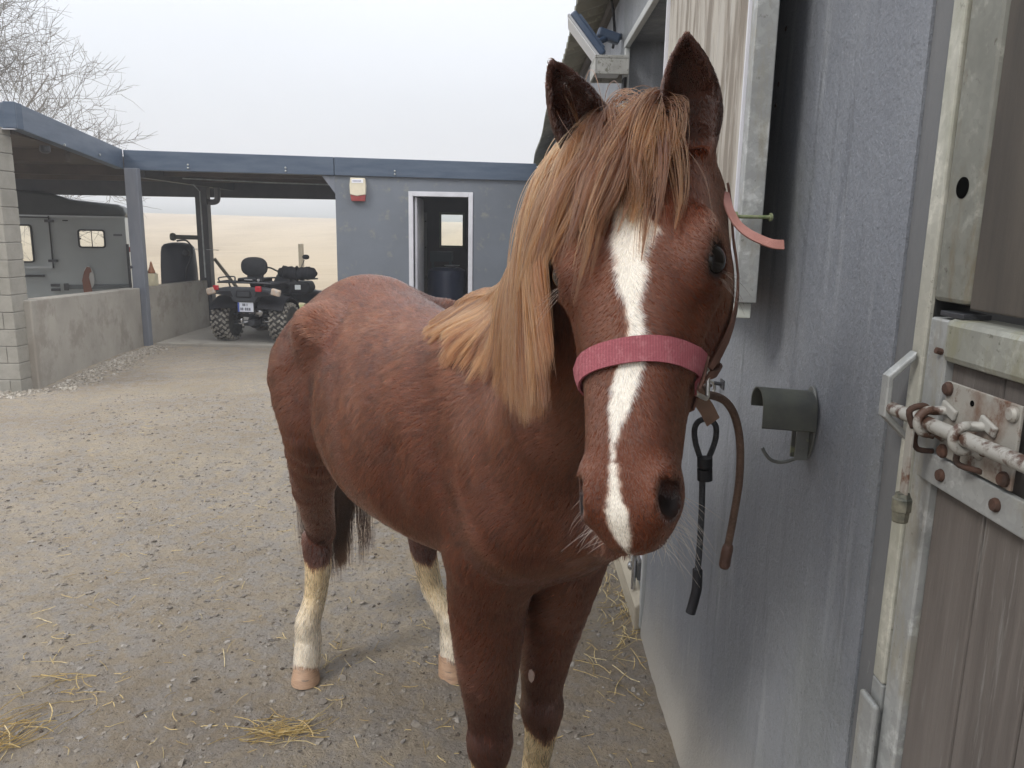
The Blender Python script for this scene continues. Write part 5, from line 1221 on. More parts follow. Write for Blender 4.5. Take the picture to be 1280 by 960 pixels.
# ================================================================== BARE TREE behind the carport
tree = empty('bare_tree', (-16.5, 20.0, -.9), 'large leafless tree rising behind the left end of the carport', 'tree')
twig_m = mat('bark_grey', (.20, .18, .155), (.14, .125, .105), scale=4, rough=.9)
rt_ = random.Random(5); tw = MB(); tk_ = MB()
def branch(p, d, l_, r_, lev):
    pts = [p.copy()]; rr_ = [r_]; n_ = 6 if lev < 3 else 4; q = p.copy(); dd = d.copy()
    for k in range(n_):
        dd = (dd + Vector((rt_.gauss(0, .16), rt_.gauss(0, .16), rt_.gauss(0, .13) + (.07 if lev > 1 else .0)))).normalized(); q = q + dd * l_ / n_; pts.append(q.copy()); rr_.append(r_ * (1 - .62 * (k + 1) / n_))
    (tk_ if lev < 1 else tw).tube(pts, rr_, 7 if lev < 2 else (4 if lev < 4 else 3), cap=False)
    if lev >= 5: return
    nb = {0: 7, 1: 7, 2: 6, 3: 6, 4: 5}[lev]
    for k in range(nb):
        t_ = .25 + .75 * (k + rt_.random()) / nb; i_ = min(int(t_ * n_), n_ - 1); c_ = pts[i_].lerp(pts[i_ + 1], t_ * n_ - i_)
        a = dd.orthogonal().normalized(); a.rotate(Matrix.Rotation(rt_.random() * 6.283, 3, dd)); nd = (dd * .75 + a * rt_.uniform(.55, 1.0)).normalized()
        branch(c_, nd, l_ * rt_.uniform(.50, .72), max(rr_[i_] * .55, .0075), lev + 1)
base = Vector((-16.5, 20.0, -.9)); top = Vector((-16.2, 19.8, 3.0)); tk_.tube([base, base.lerp(top, .5) + Vector((.1, 0, 0)), top], [.34, .28, .22], 12)
for d_, l_, r_ in (((.75, -.1, .65), 4.2, .12), ((.95, .1, .30), 4.0, .11), ((.3, .2, 1), 4.4, .14), ((-.5, .3, .9), 4.0, .13), ((.6, -.4, .9), 4.0, .11), ((-.8, 0, .5), 3.8, .11)):
    branch(top - Vector((0, 0, rt_.uniform(0, 1.1))), Vector(d_).normalized(), l_, r_, 1)
tk_.build('trunk', twig_m, tree, smooth=True); tw.build('crown', twig_m, tree)
print('tree tris', len(tw.f) * 2)
# distant misty hedge line on the hill
def ridge_z(X, Y): return np.zeros_like(X)
# ================================================================== STABLE BUILDING (right)
WX = .53
wall_m = bpy.data.materials.new('painted_render'); wall_m.use_nodes = True; t = wall_m.node_tree; b = t.nodes['Principled BSDF']; b.inputs['Roughness'].default_value = .62; b.inputs['Specular IOR Level'].default_value = .35
geo = t.nodes.new('ShaderNodeNewGeometry'); P_ = geo.outputs['Position']; sp = t.nodes.new('ShaderNodeSeparateXYZ'); t.links.new(P_, sp.inputs[0])
c = mixc(t, maprange(t, nz(t, P_, 2.2, 6, .6, (1, 1, .35)), .38, .64), (.180, .192, .215), (.232, .244, .262))
c = mixc(t, maprange(t, nz(t, P_, 7, 8, .65, (1, 2.2, .22)), .53, .68, 0, .55), c, (.33, .345, .36))        # pale vertical run marks
c = mixc(t, maprange(t, nz(t, P_, 9, 8, .65, (1, 2.0, .16)), .54, .70, 0, .6), c, (.10, .106, .12))        # dark run marks
c = mixc(t, maprange(t, nz(t, P_, 1.3, 7, .65), .52, .68, 0, .45), c, (.185, .195, .18))                      # greenish bloom
c = mixc(t, maprange(t, nz(t, P_, 210, 3, .8), .56, .68, 0, .55), c, (.33, .345, .37))
c = mixc(t, maprange(t, nz(t, P_, 170, 3, .8), .56, .68, 0, .5), c, (.07, .078, .09))                      # worn grit
# paint rubbed off near the foot
fa = nnode(t, 'ShaderNodeMath', operation='MULTIPLY_ADD'); t.links.new(nz(t, P_, 2.6, 9, .7, (1, 1, .7)), fa.inputs[0]); fa.inputs[1].default_value = .34
zz = nnode(t, 'ShaderNodeMath', operation='MULTIPLY_ADD'); t.links.new(sp.outputs[1], zz.inputs[0]); zz.inputs[1].default_value = .12; t.links.new(sp.outputs[2], zz.inputs[2]); zn = nnode(t, 'ShaderNodeMath', operation='SUBTRACT'); t.links.new(zz.outputs[0], zn.inputs[0]); zn.inputs[1].default_value = .24
t.links.new(zn.outputs[0], fa.inputs[2])
c = mixc(t, maprange(t, fa.outputs[0], .62, .16), c, (.46, .41, .33))
c = mixc(t, maprange(t, fa.outputs[0], .95, .35, 0, .35), c, (.27, .275, .28))
t.links.new(c, b.inputs['Base Color'])
hh = nnode(t, 'ShaderNodeMath', operation='MULTIPLY_ADD'); t.links.new(nz(t, P_, 150, 6, .7), hh.inputs[0]); hh.inputs[1].default_value = .55; t.links.new(nz(t, P_, 55, 6, .65, (1, 1, .8)), hh.inputs[2])
bp = t.nodes.new('ShaderNodeBump'); bp.inputs['Strength'].default_value = .6; bp.inputs['Distance'].default_value = .007; t.links.new(hh.outputs[0], bp.inputs['Height']); t.links.new(bp.outputs[0], b.inputs['Normal'])
band_m = mat('grey_band', (.115, .118, .122), (.15, .152, .152), scale=4, rough=.75, stretch=(1, 1, .4), bump=.3, bscale=120, spots=(.23, .235, .235), spot_scale=40, spot_amt=.33)
plank_m = mat('weathered_plank', (.42, .39, .34), (.21, .18, .145), scale=6, rough=.85, stretch=(7, 2.2, .45), lo=.44, hi=.57, bump=.8, bscale=9, spots=(.42, .40, .36), spot_scale=9, spot_amt=.40, bdist=.006)
dplank_m = mat('door_plank', (.135, .118, .105), (.085, .072, .064), scale=4, rough=.8, stretch=(7, 7, .45), bump=.5, bscale=8, spots=(.20, .19, .175), spot_scale=6, spot_amt=.38, bdist=.005)
uplank_m = mat('upper_panel', (.075, .064, .052), (.050, .043, .036), scale=6, rough=.8, stretch=(6, 6, .6), bump=.3, bscale=20)
rust_m = mat('rusty_paint', (.33, .32, .29), (.08, .042, .028), scale=34, rough=.6, lo=.52, hi=.60, metal=.1, bump=.5, bscale=60, bdist=.001)
rustplate_m = mat('rusty_plate', (.32, .305, .27), (.15, .08, .048), scale=11, rough=.6, lo=.48, hi=.64, metal=.2, spots=(.13, .06, .035), spot_scale=30, spot_amt=.40)
rustdark_m = mat('rust', (.030, .018, .013), (.080, .038, .024), scale=40, rough=.85, bump=.5, bscale=120, bdist=.001)

st = empty('stable_building', (WX, 2.0, 0), 'grey blue rendered stable block with a corrugated overhanging roof on the right', 'stable')
HT = 2.92
def W(y0_, y1_, z0_, z1_, m=wall_m, name='wall'): return MB().bb((WX, y0_, z0_), (WX + .22, y1_, z1_)).build(name, m, st)
# pier with a slightly uneven trowelled face (real relief), flaring out a touch at the foot
ys_ = np.linspace(1.062, 2.78, 70); zs_ = np.linspace(-.15, HT, 120); Yg, Zg = np.meshgrid(ys_, zs_, indexing='ij')
bulge = .006 * fbm(Yg * 3, Zg * 2.2, 4, 71) + .0025 * fbm(Yg * 14, Zg * 9, 3, 72)
Xg = WX + bulge - .012 * sstep(.16, -.02, Zg); Xg[0] = WX; Xg[-1] = Xg[-1] + .004
V = np.stack([Xg, Yg, Zg], -1).reshape(-1, 3); i = np.arange(V.shape[0]).reshape(Xg.shape); F_ = np.stack([i[:-1, :-1], i[:-1, 1:], i[1:, 1:], i[1:, :-1]], -1).reshape(-1, 4)
nv = len(V); back_ = [(WX + .22, 1.062, -.15), (WX + .22, 2.78, -.15), (WX + .22, 2.78, HT), (WX + .22, 1.062, HT)]
mb = MB(); mb.v = [tuple(v) for v in V] + back_; mb.f = [tuple(int(q) for q in f) for f in F_]
mb.f += [tuple([nv, nv + 3] + [int(q) for q in i[0, ::-1]]), tuple([nv + 2, nv + 1] + [int(q) for q in i[-1, :]]), (nv, nv + 1, nv + 2, nv + 3), tuple([nv + 3, nv + 2] + [int(q) for q in i[::-1, -1]]), tuple([nv + 1, nv] + [int(q) for q in i[:, 0]])]
pier = mb.build('wall', wall_m, st)
W(1.012, 1.061, -.15, HT, band_m, 'reveal_band').location.x += .004
W(3.99, 6.35, -.15, HT); W(2.781, 3.989, 2.46, HT); W(7.45, 9.4, -.15, HT); W(6.351, 7.449, 2.46, HT); W(9.401, 15.5, -.15, HT)
W(-1.2, 1.011, 2.46, HT)
MB().bb((WX + .221, -1.2, -.15), (WX + .26, .2, HT)).build('wall', wall_m, st)
MB().bb((3.6, -1.2, -.15), (3.8, 15.5, HT)).build('rear_wall', wall_m, st); MB().bb((WX + .221, 15.3, -.15), (3.599, 15.5, HT)).build('end_wall', wall_m, st); MB().bb((WX + .261, -1.4, -.15), (3.599, -1.2, HT)).build('end_wall', wall_m, st)
MB().bb((WX + .221, -1.2, -.14), (3.6, 15.3, .0)).build('stall_floor', conc_m, st)
# opening frames: head and jambs in pale metal
for (a, b_) in ((2.781, 3.989), (6.351, 7.449)):
    f_ = MB(); f_.bb((WX - .014, a, 2.425), (WX + .012, b_, 2.459)).bb((WX - .012, b_ - .035, .02), (WX + .012, b_ - .001, 2.424)).bb((WX - .012, a + .001, .02), (WX + .012, a + .035, 2.424)); f_.build('opening_frame', mat('pale_frame', (.50, .51, .50), (.42, .43, .42), scale=6, rough=.5, metal=.2), st, bevel=.004)
    MB().bb((WX + .10, a, .0), (WX + .20, b_, .16)).build('sill', conc_m, st)
# corrugated roof: real waves, overhanging the wall
n_ = 620; yy = np.linspace(-1.5, 15.8, n_); wave = .031 * np.cos(yy * 2 * np.pi / .177)
rows = [(.325, 2.79), (.55, 2.865), (1.4, 3.14), (2.6, 3.53)]
mb = MB(); top_ = []; 
V = []; 
for off in (0, .007):
    for (xx, z0_) in rows:
        for k in range(n_): V.append((xx + (0.012 * math.sin(yy[k] * 1.3) if xx < .4 else 0), yy[k], z0_ + wave[k] + off))
F_ = []
R_ = len(rows)
for r_ in range(R_ - 1):
    for k in range(n_ - 1):
        a = r_ * n_ + k; F_ += [(a, a + 1, a + n_ + 1, a + n_)]; a += R_ * n_; F_ += [(a, a + n_, a + n_ + 1, a + 1)]
for k in range(n_ - 1): F_.append((k, R_ * n_ + k, R_ * n_ + k + 1, k + 1))
mb.v = V; mb.f = F_
ro = mb.build('roof', mat('fibre_cement', (.19, .185, .15), (.115, .115, .085), scale=3, rough=.9, bump=.4, bscale=60, spots=(.26, .26, .20), spot_scale=12, spot_amt=.4), st, smooth=True)
MB().bb((.50, -1.4, 2.745), (.529, 15.5, 2.80)).build('wall_plate', mat('dark_timber', (.07, .06, .05), rough=.8), st)
MB().tube(smooth_path([(.47, 4.35, 2.78), (.50, 4.42, 2.74), (.52, 4.45, 2.62), (.51, 4.40, 2.52)], 6), .008, 8).build('cable', black_m, st, smooth=True)
MB().bb((.505, 4.72, 2.05), (.528, 4.90, 2.2)).build('hinge_plate', pvc_m, st)

# ---- flood light
fl = empty('flood_light', (.45, 4.2, 2.45), 'blue backed flood light with a white panel on an arm under the eave', 'light')
c_ = Vector((.335, 4.05, 2.475)); Rr = Ry(math.radians(-38)) @ Rx(math.radians(-8))
def lb(off, dim): return MB().box(c_ + Rr @ Vector(off), dim, Rr)
fb_m = mat('lamp_housing', (.035, .06, .11), (.05, .075, .12), scale=8, rough=.4)
lb((.012, 0, 0), (.035, .17, .25)).build('housing', fb_m, fl, bevel=.008)
lb((-.012, 0, 0), (.012, .178, .258)).build('lens_frame', mat('lamp_grey', (.42, .43, .45), rough=.4), fl, bevel=.004)
lb((-.020, 0, 0), (.004, .155, .235)).build('lens', mat('lamp_white', (.72, .73, .74), rough=.3), fl)
for k in range(5): lb((.034, -.06 + k * .03, 0), (.014, .006, .20)).build('fin', fb_m, fl)
MB().tube([tuple(c_ + Vector((.03, .0, -.02))), (.44, 4.12, 2.50), (.525, 4.2, 2.53)], .016, 10).build('arm', fb_m, fl, smooth=True)
MB().box((.455, 4.13, 2.515), (.12, .055, .05), Ry(.3)).build('bracket', fb_m, fl, bevel=.012)
# ---- bulkhead box below it
bx_ = empty('wall_hood', (.45, 4.0, 2.28), 'speckled grey hood fixed to the wall below the flood light', 'hood')
hood_m = mat('lichen_grey', (.40, .40, .38), (.30, .30, .28), scale=22, rough=.8, spots=(.16, .16, .13), spot_scale=60, spot_amt=.42)
MB().bb((.365, 3.86, 2.355), (.527, 4.10, 2.37)).build('top', hood_m, bx_, bevel=.003)
MB().bb((.365, 3.86, 2.285), (.375, 4.10, 2.354)).build('front', hood_m, bx_, bevel=.002)
MB().bb((.376, 3.86, 2.285), (.527, 3.87, 2.354)).build('side', hood_m, bx_, bevel=.002)
MB().bb((.376, 4.09, 2.285), (.527, 4.10, 2.354)).build('side', hood_m, bx_, bevel=.002)
MB().bb((.38, 3.90, 2.30), (.50, 4.06, 2.345)).build('lamp', mat('lamp_dull', (.35, .36, .36), rough=.4), bx_, bevel=.01)
MB().bb((.515, 3.93, 2.18), (.529, 4.02, 2.285)).build('conduit_box', black_m, bx_)

# ================================================================== OPEN UPPER LEAF hanging against the pier
def galv2(name, base, warm, metal=.35):
    m = mat(name, base, tuple(v * .70 for v in base), scale=9, rough=.45, metal=metal, spots=tuple(min(1, v * 1.35) for v in base), spot_scale=13, spot_amt=.42, rough2=.62); t = m.node_tree; b = t.nodes['Principled BSDF']
    prev = b.inputs['Base Color'].links[0].from_socket; g_ = t.nodes.new('ShaderNodeNewGeometry'); vv = t.nodes.new('ShaderNodeTexVoronoi'); vv.inputs['Scale'].default_value = 85; t.links.new(g_.outputs['Position'], vv.inputs['Vector'])
    sp_ = t.nodes.new('ShaderNodeSeparateColor'); t.links.new(vv.outputs['Color'], sp_.inputs[0])
    c_ = mixc(t, maprange(t, sp_.outputs[0], 0, 1, 0, .42), prev, tuple(v * .62 for v in base))
    c_ = mixc(t, maprange(t, nz(t, g_.outputs['Position'], 16, 8, .7, (1, 1, .3)), .50, .66, 0, .7), c_, warm)
    c_ = mixc(t, maprange(t, nz(t, g_.outputs['Position'], 75, 6, .75), .60, .70, 0, .65), c_, tuple(v * .35 for v in warm))
    t.links.new(c_, b.inputs['Base Color']); return m
galv_near = galv2('galvanised_worn', (.42, .43, .42), (.30, .28, .22))
creamedge_m = galv2('oxidised_edge', (.50, .49, .42), (.30, .30, .24), .15)
stain_m = galv2('stained_galv', (.25, .25, .215), (.15, .115, .06), .3)
railworn_m = galv2('rail_worn', (.40, .405, .355), (.27, .26, .17), .4)
lf = empty('open_shutter', (.49, 2.1, 1.4), 'open upper stable door of weathered planks in a galvanised frame, folded back against the wall', 'stable door')
HNG = Vector((.507, 2.76, 0)); END = Vector((.430, 1.455, 0)); ld = (END - HNG); LL = ld.length; ld.normalize(); ln_v = Vector((-ld.y, ld.x, 0)); ln_v = ln_v if ln_v.x < 0 else -ln_v
def lbox(u0, u1, n0, n1, z0_, z1_):
    mb = MB(); vs = []
    for u in (u0, u1):
        for n_ in (n0, n1):
            for z_ in (z0_, z1_): vs.append(HNG + ld * u + ln_v * n_ + Vector((0, 0, z_)))
    return mb.add(vs, [(0, 1, 3, 2), (4, 6, 7, 5), (0, 4, 5, 1), (2, 3, 7, 6), (0, 2, 6, 4), (1, 5, 7, 3)])
zb, zt = 1.405, 2.41
npk = 9; pw = (LL - .05) / npk
for k in range(npk): lbox(.02 + k * pw + .0015, .02 + (k + 1) * pw - .0015, -.018 + random.uniform(-.001, .001), .004, zb + .03, zt - .03).build('plank', plank_m, lf, bevel=.0025)
lbox(LL - .035, LL, -.028, .012, zb + .018, zt).build('side_channel', galv_near, lf, bevel=.002)
lbox(LL - .044, LL - .0355, .0045, .017, zb + .02, zt).build('channel_lip', pvc_m, lf)
lbox(0, LL - .0455, .0045, .014, zb + .02, zb + .055).build('bottom_channel', galv_m, lf)
lbox(0, .018, -.028, .014, zb, zt).build('hinge_channel', pvc_m, lf)
lbox(LL - .06, LL - .012, -.022, .008, zb - .012, zb + .017).build('end_cap', mat('white_cap', (.60, .62, .58), (.45, .47, .40), scale=12, rough=.6), lf, bevel=.002)
p_ = at(925, 271, y=1.455); 
scw = MB().tube([(p_.x - .006, 1.443, p_.z), (p_.x + .052, 1.443, p_.z)], .0032, 10)
s_ = empty('hook_bolt', (p_.x, 1.443, p_.z), 'green threaded hook bolt sticking out of the shutter edge', 'bolt')
MB().tube([(p_.x - .012, 1.441, p_.z), (p_.x + .052, 1.441, p_.z)], .0034, 10).build('shank', mat('verdigris', (.16, .22, .09), (.28, .30, .18), scale=60, rough=.5, metal=.4), s_)
MB().lathe([(.0075, 0), (.0075, .004), (.004, .006)], (p_.x + .050, 1.441, p_.z), (1, 0, 0), 10).build('nut', mat('verdigris', None), s_)
MB().lathe([(.003, 0), (.009, .001), (.009, .005), (.004, .007)], (p_.x - .016, 1.437, p_.z), (1, 0, 0), 12).build('head', mat('verdigris', None), s_)
for zz_, lb_ in ((1.95, 'highest of the three rusty screw heads in the wall beside the shutter'), (1.85, 'middle one of the three rusty screw heads in the wall beside the shutter'), (1.81, 'lowest of the three rusty screw heads in the wall beside the shutter')): tag(MB().lathe([(.0055, 0), (.005, .003), (.0, .004)], (WX + .002, 1.66 - (zz_ - 1.8) * .2, zz_), (-1, 0, 0), 10).build('wall_screw', rustdark_m, None), lb_, 'screw', 'rusty screws in the wall beside the shutter')

# ---- closed lower door of the next stable
ld_ = empty('lower_door', (WX + .04, 3.4, .05), 'closed lower stable door with a bright metal bottom rail behind the pony', 'stable door')
for k in range(9): MB().bb((WX + .035, 2.84 + k * .122 + .0015, .17), (WX + .062, 2.84 + (k + 1) * .122 - .0015, 1.36)).build('plank', plank_m, ld_, bevel=.003)
MB().bb((WX + .012, 2.832, .14), (WX + .034, 3.938, .21)).build('bottom_rail', pvc_m, ld_, bevel=.003); MB().bb((WX + .012, 2.832, 1.361), (WX + .064, 3.938, 1.42)).build('top_rail', galv_m, ld_, bevel=.003)
MB().bb((WX + .010, 2.86, .10), (WX + .0115, 3.9, .139)).build('seal', galv_m, ld_)
MB().bb((WX - .010, 2.90, .165), (WX + .011, 2.985, .245)).build('latch_plate', mat('latch_grey', (.14, .14, .14), rough=.4, metal=.6), ld_, bevel=.006)
MB().tube([(WX - .02, 2.925, .12), (WX - .02, 2.925, .30)], .010, 10).build('latch_bolt', chrome, ld_)
MB().lathe([(.018, 0), (.020, .012), (.010, .02)], (WX - .020, 2.96, .205), (-1, 0, 0), 14).build('latch_knob', chrome, ld_)
tag(MB().prism([(-.03, 0), (.10, 0), (.10, .10), (.0, .13), (-.03, .10)], (1, 0, 0), (0, 0, 1), (WX - .0, 2.80, .0), (WX - .0, 3.98, .0)).build('threshold_beam', mat('pale_timber', (.48, .42, .31), (.38, .33, .25), scale=6, rough=.85, stretch=(4, .5, 4), bump=.4), None, bevel=.008), 'cream painted timber lying along the foot of the next stable door', 'beam')

# ================================================================== NEAR DUTCH DOOR
nd = empty('bolted_door', (WX, .85, .0), 'lower half of the stable door with galvanised rails and a long rusty bolt', 'stable door')
def nb(y0_, y1_, z0_, z1_, x0_, x1_, name, m, par=nd, bev=.003): return MB().bb((x0_, y0_, z0_), (x1_, y1_, z1_)).build(name, m, par, bevel=bev)
# frame fixed to the wall
fr = empty('door_frame', (WX, .98, 0), 'oxidised galvanised door frame strip between the wall and the bolted door', 'door frame')
nb(.982, 1.011, .93, 2.459, WX - .001, WX + .05, 'outer_strip', creamedge_m, fr)
nb(.982, 1.011, -.02, .929, WX - .001, WX + .05, 'outer_strip', galv_near, fr)
nb(.968, 1.014, -.02, .905, WX - .016, WX - .0065, 'foot_sleeve', galv_near, fr, .004)
nb(.906, .978, 1.472, 2.459, WX + .0015, WX + .06, 'upper_tube', stain_m, fr, .006)
nb(.9785, .9815, -.02, 2.459, WX + .006, WX + .05, 'seal_gap', rub_m, fr, 0)
# hole in the tube: a flat black disc painted for the shade inside it
hp = at(1202, 234.6, x=WX); MB().lathe([(.0125, 0), (.0125, .001), (.0105, .0012)], (WX + .0015, hp.y, hp.z), (-1, 0, 0), 24).build('bolt_hole', mat('hole_shade', (.004, .004, .004), rough=1, spec=0), fr)
# lower door
DX = WX + .004
nb(.932, .975, -.02, 1.452, DX - .004, DX + .04, 'stile', galv_near)
nb(.30, .9315, 1.402, 1.455, DX - .010, DX + .045, 'top_rail', railworn_m, nd, .008)
nb(.905, .955, 1.4555, 1.462, DX - .004, DX + .03, 'top_cap', darksteel_m, nd, .001)
nb(.30, .95, 1.250, 1.288, DX - .012, DX - .004, 'strap', galv_near, nd, .002)
for k in range(6):
    w_ = .103; y1_ = .931 - k * w_; nb(y1_ - w_ + .0015, y1_ - .0015, -.02, 1.401, DX + .006 + random.uniform(-.001, .001), DX + .03, 'plank', dplank_m, nd, .003)
# upper leaf, closed, set deeper
ul = empty('upper_door', (WX + .04, .7, 1.47), 'closed dark brown upper half of the near stable door', 'stable door')
for k in range(5): nb(.905 - (k + 1) * .12 + .001, .905 - k * .12 - .001, 1.468, 2.44, WX + .005, WX + .03, 'plank', uplank_m, ul, .002)
# keeper loop on the frame
def xz(pts, y0_, y1_, name, m, par, bev=.002): return MB().prism(pts, (1, 0, 0), (0, 0, 1), (0, y0_, 0), (0, y1_, 0)).build(name, m, par, bevel=bev)
kx = WX - .006
xz([(kx, 1.405), (kx, 1.395), (kx - .026, 1.368), (kx - .026, 1.322), (kx, 1.296), (kx, 1.286), (kx - .034, 1.318), (kx - .034, 1.372)], .985, 1.003, 'keeper_loop', galv_near, fr, .002)
# bolt assembly, running along y on the face of the door
BX = WX - .030; bz0 = 1.333
bt = MB(); bt.tube([(BX, .992, bz0 - .004), (BX, .30, bz0 + .012)], .0086, 20)
bt.build('bolt_rod', rust_m, nd, smooth='auto')
pl_ = nb(.762, .900, 1.293, 1.3835, DX - .016, DX - .0122, 'bolt_plate', rustplate_m, nd, .001)
for (yy_, zz_) in ((.893, 1.375), (.772, 1.373), (.888, 1.300), (.772, 1.303)):
    MB().lathe([(.0085, 0), (.0085, .003), (.006, .006), (.0, .0065)], (DX - .0162, yy_, zz_), (-1, 0, 0), 12).build('bolt_head', rustplate_m if zz_ > 1.35 and yy_ < .8 else rustdark_m, pl_, smooth='auto')
MB().lathe([(.0035, 0), (.0035, .0006)], (DX - .0162, .845, 1.368), (-1, 0, 0), 12).build('plate_hole', mat('hole_shade', None), pl_)  # small black disc, the unlit depth of the hole painted on
for yy_ in (.898, .822):
    lo_ = []
    for k in range(15):
        a = -.55 + (math.pi + 1.1) * k / 14; lo_.append((BX + .002 - math.sin(a) * .0145, yy_, bz0 + math.cos(a) * .0145))
    lo_ = [(DX - .014, yy_ - .012, bz0 + .017)] + lo_[1:] + [(DX - .014, yy_ - .004, bz0 - .019)]
    MB().tube(smooth_path(lo_, 2), .0056, 8).build('guide_loop', rust_m, nd, smooth=True)
    MB().box((DX - .0185, yy_ - .014, bz0 + .018), (.005, .030, .013), Rx(.30)).build('guide_foot', rust_m, nd, bevel=.002)
# hasp loops and hanging catch
hl = [(DX - .014, .917, 1.310), (DX - .032, .920, 1.314), (DX - .036, .918, 1.303), (DX - .032, .915, 1.294), (DX - .014, .915, 1.292)]
MB().tube(smooth_path(hl, 4), .0035, 8).build('hasp_eye', rustdark_m, nd, smooth=True)
hl2 = [(DX - .014, .812, 1.318), (DX - .028, .832, 1.318), (DX - .030, .838, 1.308), (DX - .028, .834, 1.299), (DX - .014, .812, 1.298)]
MB().tube(smooth_path(hl2, 4), .0035, 8).build('hasp_eye', rustdark_m, nd, smooth=True)
cat_ = MB().prism([(-.0075, 0), (.0075, 0), (.010, .085), (.0045, .10), (-.0045, .10)], (0, 1, 0), (0, 0, 1), (DX - .050, .906, 1.236), (DX - .0465, .906, 1.236)).build('catch_plate', rustplate_m, nd, bevel=.0008)
MB().tube(smooth_path([(DX - .048, .903, 1.325), (DX - .055, .903, 1.345), (DX - .040, .902, 1.352), (DX - .030, .903, 1.345)], 4), .004, 8).build('catch_hook', rustdark_m, nd, smooth=True)
MB().lathe([(.0085, 0), (.0098, .002), (.0105, .014), (.0118, .015), (.0118, .030), (.0100, .032), (.0085, .037)], (DX - .049, .906, 1.203), (0, 0, 1), 8).build('catch_knob', mat('knob_dark', (.055, .06, .05), (.22, .21, .16), scale=50, rough=.5, metal=.4), nd)
for (yy_, zz_) in ((.893, 1.268), (.785, 1.270), (.60, 1.270)): MB().lathe([(.0078, 0), (.0080, .002), (.0065, .005), (.0025, .0052), (.0, .0045)], (DX - .0122, yy_, zz_), (-1, 0, 0), 12).build('rail_bolt', rustdark_m, nd, smooth='auto')
MB().tube([(DX - .004, .940, 1.412), (DX - .012, .940, 1.414)], .004, 8).build('rivet', rustdark_m, nd)

# ================================================================== BRIDLE RACK on the wall
rk_ = empty('bridle_rack', (WX, 1.325, 1.2), 'grey metal bridle rack with a hook below, screwed to the stable wall', 'bridle rack')
rm_ = mat('rack_metal', (.20, .205, .195), (.13, .135, .125), scale=14, rough=.5, metal=.4, spots=(.34, .36, .20), spot_scale=16, spot_amt=.36)
pts = [(.030 * math.cos(k / 24 * 6.283), .066 * math.sin(k / 24 * 6.283)) for k in range(24)]
MB().prism(pts, (0, 1, 0), (0, 0, 1), (WX - .001, 1.322, 1.226), (WX - .005, 1.322, 1.226)).build('back_plate', rm_, rk_, bevel=.001)
# half-round saddle of sheet metal: arch profile swept along x, front lip curling
arch = [(-.040 + 0, -.010)]
n_ = 14; prof = [(1.322 + .033 * math.cos(a), 1.250 + .030 * math.sin(a)) for a in np.linspace(math.radians(-15), math.radians(172), n_)]
prof = prof + [(1.288, 1.235), (1.288, 1.216)]
prof2 = [(y_ + (y_ - 1.322) * .09, z_ + .0025) for y_, z_ in prof]
vs = []; fs = []
for xx in (WX - .098, WX - .005):
    lift_ = .006 if xx < WX - .05 else 0
    vs += [(xx, p[0], p[1] + lift_) for p in prof] + [(xx, p[0], p[1] + lift_) for p in prof2]
m_n = len(prof)
for k in range(m_n - 1):
    fs += [(k, k + 1, 2 * m_n + k + 1, 2 * m_n + k), (m_n + k + 1, m_n + k, 3 * m_n + k, 3 * m_n + k + 1), (k + 1, k, m_n + k, m_n + k + 1), (2 * m_n + k, 2 * m_n + k + 1, 3 * m_n + k + 1, 3 * m_n + k)]
fs += [(0, 2 * m_n, 3 * m_n, m_n), (m_n - 1, 2 * m_n - 1, 4 * m_n - 1, 3 * m_n - 1)]
MB().add(vs, fs).build('saddle', mat('rack_dark', (.085, .088, .082), (.13, .135, .11), scale=18, rough=.45, metal=.45, spots=(.24, .26, .14), spot_scale=20, spot_amt=.32), rk_, smooth='auto')
MB().bb((WX - .028, 1.309, 1.160), (WX - .006, 1.313, 1.235)).bb((WX - .028, 1.331, 1.160), (WX - .006, 1.335, 1.235)).build('web', rm_, rk_)
MB().tube(smooth_path([(WX - .008, 1.322, 1.172), (WX - .02, 1.322, 1.160), (WX - .045, 1.322, 1.152), (WX - .065, 1.322, 1.156), (WX - .078, 1.322, 1.170), (WX - .082, 1.322, 1.178)], 5), .0032, 8).build('hook', rm_, rk_, smooth=True)
for zz_ in (1.214, 1.192): MB().lathe([(.004, 0), (.003, .0025)], (WX - .0055, 1.322, zz_), (-1, 0, 0), 10).build('screw', rustdark_m, rk_)

# ================================================================== WALL RING, ROPE AND TIE
ry = 1.90; rz_ = at(893, 480, x=WX - .02).z
rg_ = empty('tie_ring', (WX, ry, rz_), 'steel tying ring on the stable wall beside the noseband', 'tie ring')
nickel = mat('nickel', (.55, .54, .50), (.4, .39, .36), scale=30, rough=.3, metal=.9)
MB().bb((WX - .003, ry - .02, rz_ - .01), (WX, ry + .014, rz_ + .012)).build('ring_plate', darksteel_m, rg_)
MB().tube([(WX - .035 + .016 * math.cos(k / 20 * 6.283), ry, rz_ - .010 + .018 * math.sin(k / 20 * 6.283)) for k in range(20)], .0035, 8, closed=True).build('ring', nickel, rg_)
MB().tube([(WX, ry, rz_), (WX - .022, ry, rz_ + .003)], .005, 8).build('staple', darksteel_m, rg_)
def rope_mat(name, c1, c2, sc):
    m = mat(name, c1, c2, scale=30, rough=.85); t = m.node_tree; b = t.nodes['Principled BSDF']; g_ = t.nodes.new('ShaderNodeTexCoord'); w_ = t.nodes.new('ShaderNodeTexVoronoi'); w_.inputs['Scale'].default_value = sc; t.links.new(g_.outputs['Object'], w_.inputs['Vector'])
    bp_ = t.nodes.new('ShaderNodeBump'); bp_.inputs['Strength'].default_value = .7; bp_.inputs['Distance'].default_value = .002; t.links.new(w_.outputs[0], bp_.inputs['Height']); t.links.new(bp_.outputs[0], b.inputs['Normal']); return m
brown_rope = rope_mat('brown_rope', (.125, .075, .050), (.085, .050, .034), 260)
